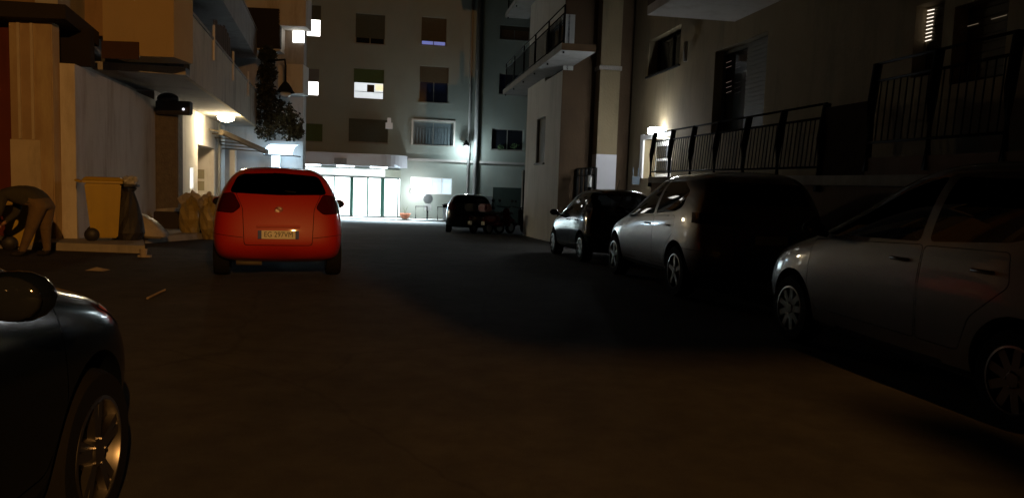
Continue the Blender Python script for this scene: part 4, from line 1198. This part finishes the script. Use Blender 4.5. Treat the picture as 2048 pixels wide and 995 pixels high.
# ================================================================== STREET OBJECTS
# slim dark post by the motorbikes
b = on_ground(1043, 464); t = at_depth(1043, 340, b.y)
PO = root('sign_post', b, 'tall dark post with a pale edge standing between the motorbikes and the pale wing', 'post')
m = MB(); m.box((b.x - .01, b.y - .08, b.z), (b.x + .10, b.y + .08, t.z)); m.build('post_body', IRON, PO)
m = MB(); m.box((b.x - .07, b.y - .06, b.z + .1), (b.x - .013, b.y + .06, t.z - .02)); m.build('pale_edge', WHITEP, PO)
b = on_ground(1078, 461)
PT = root('planter_box', b, 'dark square planter box standing against the foot of the pale wing', 'planter')
m = MB(); m.hexa([b + Vector(v) for v in ((-.2, -.2, 0), (.2, -.2, 0), (.2, .2, 0), (-.2, .2, 0), (-.24, -.24, .62), (.24, -.24, .62), (.24, .24, .62), (-.24, .24, .62))]); m.build('box', mat('dark_planter', (.06, .05, .03), .8), PT)
m = MB(); m.box(b + Vector((-.26, -.26, .6)), b + Vector((.26, .26, .66))); m.build('rim', mat('dark_planter', (.06, .05, .03)), PT)

# motorbikes
def motorbike(px, py, heading, label, body_mat, topbox):
    b = on_ground(px, py)
    rt = root('motor_scooter', b, label, 'motorbike', 'motor scooters parked beside the black car', rz=heading)
    def part(mb, n, mt, p=rt, **k): return mb.build(n, mt, p, local=True, **k)
    for y in (-.62, .64):
        m = MB(); m.lathe((0, y, .25), [(.15, -.05), (.24, -.05), (.25, 0), (.24, .05), (.15, .05)], 20, axis=(1, 0, 0))
        w = part(m, 'wheel', TYRE, smooth=True)
        m = MB(); m.lathe((0, y, .25), [(0, -.04), (.15, -.04), (.155, .04), (0, .04)], 16, axis=(1, 0, 0)); part(m, 'rim', RIMS, w)
    m = MB(); m.sphere((0, -.45, .55), .4, 14, (.45, 1.15, .55)); m.sphere((0, -.1, .38), .3, 12, (.5, 1.3, .35))
    part(m, 'body', body_mat, smooth=True)
    m = MB(); m.hexa([(-.2, .40, .3), (.2, .40, .3), (.16, .48, .3), (-.16, .48, .3), (-.15, .34, .95), (.15, .34, .95), (.12, .44, .98), (-.12, .44, .98)]); part(m, 'front_shield', body_mat, bevel=.03)
    m = MB(); m.sphere((0, -.35, .80), .33, 14, (.5, 1.15, .22)); part(m, 'seat', BLKP, smooth=True)
    m = MB(); m.tube([(0, .66, .26), (0, .45, .7), (0, .36, 1.0)], .035, 8); m.tube([(-.34, .22, 1.04), (-.12, .36, 1.02), (.12, .36, 1.02), (.34, .22, 1.04)], .018, 8); part(m, 'handlebar', IRON, smooth=True)
    for s in (-1, 1):
        m = MB(); m.tube([(s * .24, .3, 1.03), (s * .30, .34, 1.22)], .008, 6); m.sphere((s * .31, .34, 1.26), .07, 10, (1, .3, .75)); part(m, 'mirror', IRON, smooth=True)
    m = MB(); m.sphere((0, .50, .86), .09, 12, (1, .5, .8)); part(m, 'headlight', LAMPC, smooth=True)
    m = MB(); m.sphere((0, -.89, .62), .07, 10, (1.3, .5, .6)); part(m, 'tail_light', REDL, smooth=True)
    m = MB(); m.sphere((0, .64, .5), .24, 12, (.4, 1.1, .35)); part(m, 'mudguard', body_mat, smooth=True)
    m = MB(); m.box((-.09, -.93, .36), (.09, -.92, .5)); part(m, 'number_plate', PLATEW)
    if topbox:
        m = MB(); m.box((-.22, -1.02, .86), (.22, -.64, 1.14)); part(m, 'top_box', topbox, bevel=.06)
    return rt
motorbike(962, 466, R(-25), 'dark motor scooter with pale number plate, nearest the black car', mat('scooter_dark', (.03, .03, .035), .3, coat=.5), mat('scooter_topbox', (.02, .02, .02), .4))
motorbike(998, 468, R(-40), 'red motor scooter with red top box, between two dark scooters', mat('scooter_red', (.14, .008, .008), .3, coat=.5), mat('scooter_red', (.14, .008, .008)))
motorbike(1024, 467, R(-55), 'dark motor scooter without top box, beside the tall dark post', mat('scooter_black', (.02, .02, .02), .3, coat=.5), None)

# wheelie bins
def wheelie_bin(b, rz, label, h=1.12, overfull=False):
    rt = root('wheelie_bin', b, label, 'bin', 'yellow wheelie bins by the left wall', rz=rz)
    def part(mb, n, mt, p=rt, **k): return mb.build(n, mt, p, local=True, **k)
    m = MB()
    m.hexa([(-.20, -.24, .06), (.24, -.24, .06), (.24, .24, .06), (-.20, .24, .06), (-.31, -.29, h - .08), (.31, -.29, h - .08), (.31, .29, h - .08), (-.31, .29, h - .08)])
    part(m, 'bin_body', YEL, bevel=.025)
    m = MB(); m.box((-.34, -.32, h - .075), (.34, .32, h - .03)); m.hexa([(-.36, -.33, h - .03), (.36, -.33, h - .03), (.36, .33, h - .03), (-.36, .33, h - .03), (-.30, -.27, h + .04), (.30, -.27, h + .04), (.30, .27, h + .04), (-.30, .27, h + .04)])
    part(m, 'lid', YEL, bevel=.015)
    m = MB(); m.tube([(-.36, -.22, h - .06), (-.45, -.22, h - .03), (-.45, .22, h - .03), (-.36, .22, h - .06)], .02, 8); part(m, 'handle', YEL, smooth=True)
    for s in (-1, 1):
        m = MB(); m.lathe((-.19, s * .30, .13), [(0, -.03), (.12, -.03), (.13, 0), (.12, .03), (0, .03)], 20, axis=(0, 1, 0)); part(m, 'wheel', BLKP, smooth=True)
    return rt
b = on_ground(208, 480, .14)
wheelie_bin(b, R(27), 'yellow wheelie bin with black wheel, standing alone against the stained pale wall', 1.17)
b = on_ground(46, 497)
wheelie_bin(b, R(32), 'yellow wheelie bin half hidden behind the bending person at the left edge', .90)

# bag stand, sacks, crates and rubbish bags
b = on_ground(256, 479, .14)
BS = root('bin_bag_stand', b, 'tall black bin bag on a stand between a yellow wheelie bin and a sack', 'bin bag')
m = MB(); m.lathe(b, [(0, 0), (.26, .01), (.30, .15), (.27, .45), (.19, .75), (.13, .95), (.16, 1.02), (.10, 1.05), (0, 1.05)], 18)
for q_ in m.v: q_.x += random.uniform(-.022, .022); q_.y += random.uniform(-.022, .022)
o = m.build('bag', BAGB, BS)
m = MB(); m.lathe(b, [(.12, 1.04), (.22, 1.05), (.22, 1.09), (0, 1.10)], 18); m.build('lid', BLKP, BS)
m = MB()
for i in range(5): m.sphere(b + Vector((random.uniform(-.16, .18), random.uniform(-.1, .1), 1.15 + random.uniform(-.02, .05))), .10, 9, (1, 1, .7), .3)
m.build('bag_liner', CLEARB, BS)
def blob(mb, c, r, sq, jit=.17, n=14):
    mb.sphere(c, r, n, sq, jit)
b = on_ground(296, 474, .14); b.z = gp(b.y + .3)
m = MB()
prof_ = [(-.38, .0), (.36, 0), (.40, .06), (.10, .36), (-.18, .52), (-.36, .48)]
m.add([b + Vector((x, -.2, z)) for x, z in prof_] + [b + Vector((x * .95, .25, z * .95)) for x, z in prof_], [tuple(range(6))[::-1], tuple(range(6, 12))] + [(i, (i + 1) % 6, 6 + (i + 1) % 6, 6 + i) for i in range(6)])
thing(m, 'rubble_sack', BAGW, 'slumped pale sack leaning on the pavement right of the black bin bag', 'sack', b, bevel=.05, smooth=True)
b = on_ground(343, 456, .14); b.z = gp(b.y)
CR = root('crate', b, 'dark low crate with a broken lid at the foot of the stone pier', 'crate')
m = MB(); m.box(b + Vector((-.38, -.25, 0)), b + Vector((.34, .25, .46))); m.build('crate_body', mat('dark_crate', (.03, .022, .015), .8, var=.4, bump=.4), CR, bevel=.02)
m = MB(); m.hexa([b + Vector(v) for v in ((-.3, -.3, .47), (.2, -.3, .47), (.2, .2, .47), (-.3, .2, .47), (-.28, -.28, .53), (.24, -.3, .58), (.24, .2, .58), (-.28, .2, .53))]); m.build('lid', CONC, CR)
b = on_ground(402, 464, .14); b.z = gp(b.y)
CR = root('crate', b, 'dark open crate under the yellow bag, next to the red car', 'crate')
m = MB(); m.box(b + Vector((-.25, -.2, 0)), b + Vector((.25, .25, .40))); m.build('crate_body', mat('dark_crate', (.03, .022, .015)), CR, bevel=.02)
m = MB(); m.box(b + Vector((-.28, -.23, .36)), b + Vector((.28, .28, .41))); m.build('rim', mat('dark_crate', (.03, .022, .015)), CR)
for (px, py, yy, r, sq, mt, lab) in ((381, 438, 18.6, .30, (.9, .8, 1.7), BAGY, 'lumpy yellowish rubbish bag standing on the pavement near the lit slot'),
                                     (384, 405, 19.0, .26, (1.3, .9, .9), BAGW, 'pale rubbish bag on top of the yellowish bag below the lit slot'),
                                     (418, 440, 18.3, .30, (.75, .7, 1.7), BAGY, 'yellow rubbish bag upright beside the rear left corner of the red car'),
                                     (416, 405, 18.6, .22, (1.2, .8, .9), BAGW, 'small whitish rubbish bag on the yellow bag touching the red car')):
    c = at_depth(px, py, yy)
    m = MB(); blob(m, c, r, sq); m.sphere(c + Vector((.03, 0, r * sq[2])), .06, 8, (1, 1, 1.4), .2)
    thing(m, 'rubbish_bag', mt, lab, 'rubbish bag', Vector((c.x, c.y, c.z - r * sq[2])), 'rubbish bags by the doorway')
# litter on the street
b = on_ground(287, 514)
m = MB(); m.lathe(b, [(0, 0), (.05, 0), (.065, .14), (.06, .14), (.045, .01)], 14); m.box(b + Vector((-.09, -.02, .0)), b + Vector((.11, .06, .035)))
thing(m, 'paper_cup', PAPER, 'small crushed paper cup on the street below the pale sack', 'litter', b)
b = on_ground(192, 541)
m = MB(); m.add([b + Vector(v) for v in ((-.13, -.05, .005), (.13, -.06, .005), (.16, .08, .01), (-.07, .1, .012), (.0, .02, .05), (.08, .0, .035))], [(0, 1, 5, 4), (1, 2, 5), (2, 3, 4, 5), (3, 0, 4)])
thing(m, 'crumpled_paper', PAPER, 'crumpled sheet of paper lying in the street near the navy car', 'litter', b)
a = on_ground(295, 598); b = on_ground(330, 581)
m = MB(); m.tube([a + Vector((0, 0, .012)), b + Vector((0, 0, .012))], .012, 6); m.tube([a.lerp(b, .5) + Vector((0, 0, .015)), a.lerp(b, .8) + Vector((.02, .05, .02))], .008, 5)
thing(m, 'stick', mat('pale_stick', (.35, .28, .2), .8), 'thin pale stick lying on the asphalt behind the red car', 'stick', a)

# ================================================================== PERSON bending over the bin
def person():
    ft = on_ground(78, 512)
    S = ft.y / 1500   # metres per photo pixel at that distance
    hip = at_depth(84, 403, ft.y)
    z0 = gz(ft.y)
    x, y = hip.x, hip.y
    hz = hip.z
    V = {}; Ed = []; Rd = {}
    def v(n, p, r, par=None):
        V[n] = Vector(p); Rd[n] = r * 1.28
        if par: Ed.append((par, n))
    v('pelvis', (x, y, hz + .02), .155)
    v('waist', (x - .20, y + .01, hz + .12), .165, 'pelvis')
    v('chest', (x - .42, y + .02, hz + .17), .20, 'waist')
    v('neckb', (x - .60, y + .02, hz + .10), .075, 'chest')
    v('head0', (x - .68, y + .02, hz + .07), .085, 'neckb')
    v('head1', (x - .80, y + .02, hz - .01), .10, 'head0')
    for s, nm in ((-1, 'n'), (1, 'f')):
        v('hip' + nm, (x + .01, y + s * .10, hz - .08), .105, 'pelvis')
        kx = -.16 if s < 0 else .03
        v('knee' + nm, (x - .12 if s < 0 else x - .02, y + s * .11, hz - .44), .068, 'hip' + nm)
        v('ank' + nm, (x - .26 if s < 0 else x + .0, y + s * .11, z0 + .09), .045, 'knee' + nm)
        v('heel' + nm, (x - .28 if s < 0 else x - .02, y + s * .11, z0 + .045), .042, 'ank' + nm)
        v('toe' + nm, (x - .44 if s < 0 else x - .18, y + s * .13, z0 + .035), .036, 'heel' + nm)
        v('sh' + nm, (x - .50, y + s * .19, hz + .08), .07, 'chest')
        v('elb' + nm, (x - .55, y + s * .22, hz - .20), .05, 'sh' + nm)
        v('wri' + nm, (x - .72, y + s * .18, hz - .36), .032, 'elb' + nm)
        v('palm' + nm, (x - .79, y + s * .17, hz - .40), .034, 'wri' + nm)
    bm = bmesh.new()
    me = bpy.data.meshes.new('person')
    names = list(V)
    me.from_pydata([V[n] for n in names], [(names.index(a), names.index(b)) for a, b in Ed], [])
    o = bpy.data.objects.new('tmp_person', me); C.objects.link(o)
    md = o.modifiers.new('skin', 'SKIN'); md.use_smooth_shade = True
    for i, n in enumerate(names):
        me.skin_vertices[0].data[i].radius = (Rd[n], Rd[n]); me.skin_vertices[0].data[i].use_root = (n == 'pelvis')
    sb = o.modifiers.new('s', 'SUBSURF'); sb.levels = 2; sb.render_levels = 2
    dg = bpy.context.evaluated_depsgraph_get()
    body = bpy.data.meshes.new_from_object(o.evaluated_get(dg))
    bpy.data.objects.remove(o)
    # fingers, joined into the same mesh
    bm.from_mesh(body)
    for s, nm in ((-1, 'n'), (1, 'f')):
        p = V['palm' + nm]
        for k, (dy, ln) in enumerate(((-.03, .07), (-.01, .085), (.01, .08), (.03, .065), (.05, .05))):
            m = MB()
            d = Vector((-.75, 0, -.66)) if k < 4 else Vector((-.3, s * -.6, -.6)).normalized()
            a = p + Vector((-.012, dy, -.01)); m.tube([a, a + d * ln * .55, a + d * ln * .85 + Vector((.015, 0, -.02))], .010, 6, .007)
            b0 = len(bm.verts); vs = [bm.verts.new(q) for q in m.v]
            for f in m.f:
                try: bm.faces.new([vs[i] for i in f])
                except ValueError: pass
    # face: nose, brow and ears as small raised lumps
    for dx, dy, dz, r in ((-.905, .02, hz * 0 - .06, .018), (-.80, -.085, -.01, .022), (-.80, .125, -.01, .022)):
        m = MB(); m.sphere(Vector((x + dx, y + dy, hz + dz)), r, 8)
        vs = [bm.verts.new(q) for q in m.v]
        for f in m.f:
            try: bm.faces.new([vs[i] for i in f])
            except ValueError: pass
    JK = mat('olive_jacket', (.04, .036, .022), .9, var=.35, scale=5, bump=1, bscale=11)
    TR = mat('tan_trousers', (.13, .085, .04), .9, var=.3, scale=6, bump=1, bscale=13)
    SK = mat('skin', (.35, .2, .13), .5, var=.08)
    SH = mat('dark_shoes', (.02, .018, .015), .6)
    for f in bm.faces:
        f.smooth = True
        c = f.calc_center_median()
        if c.z < z0 + .085: f.material_index = 3
        elif c.x > x - .30 and c.z < hz - .02 - max(0, (x - .05 - c.x)) * .2 or (c.x > x - .08 and c.z < hz + .05): f.material_index = 1
        elif c.x < x - .645 and c.z > hz - .2: f.material_index = 2
        elif c.z < hz - .34 and c.x < x - .69: f.material_index = 2
        else: f.material_index = 0
    loc = Vector((x, y, z0))
    for q in bm.verts: q.co -= loc
    bmesh.ops.recalc_face_normals(bm, faces=bm.faces)
    me = bpy.data.meshes.new('person'); bm.to_mesh(me); bm.free()
    for mm in (JK, TR, SK, SH): me.materials.append(mm)
    o = link_mesh('person', me, None, loc)
    tag(o, 'person in olive jacket and tan trousers bending forward at the left edge of the photo', 'person')
    m = MB(); m.sphere(V['head1'] + Vector((.03, 0, .03)), .108, 14, (1, .95, .9))
    m.build('hair', mat('dark_hair', (.02, .014, .01), .7), o, smooth=True)
person()

# ================================================================== LIGHT
def light(name, kind, loc, energy, col, **k):
    d = bpy.data.lights.new(name, kind); d.energy = energy; d.color = col
    o = bpy.data.objects.new(name, d); C.objects.link(o); o.location = loc
    tgt = k.pop('target', None)
    for a, b in k.items(): setattr(d, a, b)
    if tgt is not None:
        o.rotation_euler = (Vector(tgt) - Vector(loc)).to_track_quat('-Z', 'Y').to_euler()
    return o
# sodium street lamp behind the viewer, with unseen plates added to shape its pool of light
LL = Vector((7.4, -15.0, 8.8))
SODIUM = (1.0, .455, .115)
light('sodium_lamp', 'POINT', LL, 11000, SODIUM, shadow_soft_size=.018)
SLP = root('street_lamp', (9.4, -15.0, 0), 'sodium street lamp behind the viewer, with added shadow-casting plates under its head', 'street lamp')
m = MB(); m.tube([(9.4, -15, 0), (9.4, -15, 8.6), (9.0, -15, 9.2), (7.6, -15, 9.28)], .09, 10, .05); m.build('pole', IRON, SLP, smooth=True)
m = MB(); m.box((7.0, -15.25, 9.05), (7.8, -14.75, 9.2)); m.build('lamp_head', IRON, SLP)
def shadow_plate(pts, f=.06):
    m = MB(); q = []
    for (px, py) in pts:
        g_ = px if isinstance(px, Vector) else on_ground(px, py)
        q.append(g_ + (LL - g_) * (1 - f))
    k = len(q); up = Vector((0, 0, .006))
    m.add([a for a in q] + [a + up for a in q], [tuple(range(k)), tuple(range(2 * k - 1, k - 1, -1))] + [(i, (i + 1) % k, k + (i + 1) % k, k + i) for i in range(k)])
    m.build('shadow_plate', IRON, SLP)
V3 = lambda x, y: (Vector((x, y, gz(y))), 0)
shadow_plate([(1590, 726), (1330, 724), (1100, 712), (960, 680), (870, 640), (790, 585), (735, 545), (700, 515), V3(-3.0, 16), V3(-4.2, 25), V3(-5.5, 46), V3(-80, 400), V3(250, 400), V3(120, 60), V3(14, 6.0), V3(4.5, 6.2)])
shadow_plate([(1668, 823), (1790, 815), (2000, 840), V3(3.2, 4.2), V3(3.2, 3.2), (2300, 1110), (2048, 985), (1960, 925), (1860, 882), (1850, 868), (1760, 848)])
# lamp under the left balcony
c = at_depth(452, 229, 29.0); c.z = 3.56
BL = root('ceiling_lamp', c + Vector((0, 0, .07)), 'warm lamp glaring under the left balcony above the doorway', 'lamp')
m = MB(); m.sphere(c - Vector((0, 0, .05)), .26, 16, (1.2, 1.2, .6)); m.build('diffuser', emit('lamp_warm', (1, .86, .58), 60), BL, smooth=True)
m = MB(); m.lathe(c + Vector((0, 0, .03)), [(.2, 0), (.24, .0), (.24, .05), (.2, .05)], 20); m.build('ring', BLKP, BL)
light('warm_lamp', 'AREA', c + Vector((-.15, 0, -.04)), 330, (1, .76, .42), shape='DISK', size=.4, target=c + Vector((-.25, 0, -1)))
light('warm_globe', 'POINT', c - Vector((0, 0, .26)), 330, (1, .78, .46), shadow_soft_size=.15)
# entrance and canopy
pc = FF.pt((ent[0] + ent[1]) / 2 + 1.0, vbm - .12, 1.0)
light('canopy_glow', 'AREA', pc, 3600, (.68, .88, 1), spread=R(84), shape='RECTANGLE', size=7.0, size_y=1.2, target=pc + Vector((.1, -.62, -1)))
pl = FF.pt((ent[0] + ent[1]) / 2 + 1.2, ent[2] + 1.5, .5)
light('entrance_glow', 'AREA', pl, 60, (.60, .82, 1), spread=R(130), shape='RECTANGLE', size=6.5, size_y=2.0, target=pl + FF.n)
pl = FF.pt((ent[0] + ent[1]) / 2, v1_lobby - .1, -2.2)
light('lobby_glow', 'AREA', pl, 900, (.86, .97, 1), shape='RECTANGLE', size=7, size_y=2.4, target=pl + Vector((0, 0, -1)))
# wall lamp over the right door
light('door_lamp', 'POINT', lc + FR.n * .28 + Vector((0, 0, -.02)), 55, (.9, .96, 1), shadow_soft_size=.08)
light('globe_glow', 'POINT', FF.pt(*FF.uv(832, 384), 1.0), 190, (.93, .97, 1), shadow_soft_size=.14)
light('lantern_glow', 'POINT', lantern_at, 190, (.78, .93, 1), shadow_soft_size=.12)
light('alcove_fill', 'POINT', FR.pt((door[0] + door[1]) / 2, door[3] - .12, WV - .02), 45, (.92, .97, 1), shadow_soft_size=.08)  # light added inside the alcove to brighten its reveal; no fitting there
# awning lamp
ac = Vector((at_depth(562, 300, 36).x, 35.8, zb_ - .05 if False else at_depth(560, 312, 36).z))
light('awning_lamp', 'POINT', ac, 130, (.5, .76, 1), shadow_soft_size=.1)

# night sky
w = bpy.data.worlds.new('World'); scene.world = w; w.use_nodes = True
nt = w.node_tree; bg = nt.nodes['Background']
sk = nt.nodes.new('ShaderNodeTexSky'); sk.sky_type = 'NISHITA'; sk.sun_disc = False
sk.sun_elevation = R(-4); sk.sun_rotation = R(200)
nt.links.new(sk.outputs['Color'], bg.inputs['Color'])
bg.inputs['Strength'].default_value = 0.003

scene.view_settings.view_transform = 'Standard'
scene.view_settings.look = 'None'
scene.view_settings.exposure = 0
scene.view_settings.gamma = 1
cy = scene.cycles
cy.use_denoising = True
try: cy.denoiser = 'OPENIMAGEDENOISE'
except Exception: pass
cy.max_bounces = 8; cy.diffuse_bounces = 3; cy.glossy_bounces = 4; cy.transparent_max_bounces = 12
cy.sample_clamp_indirect = 4
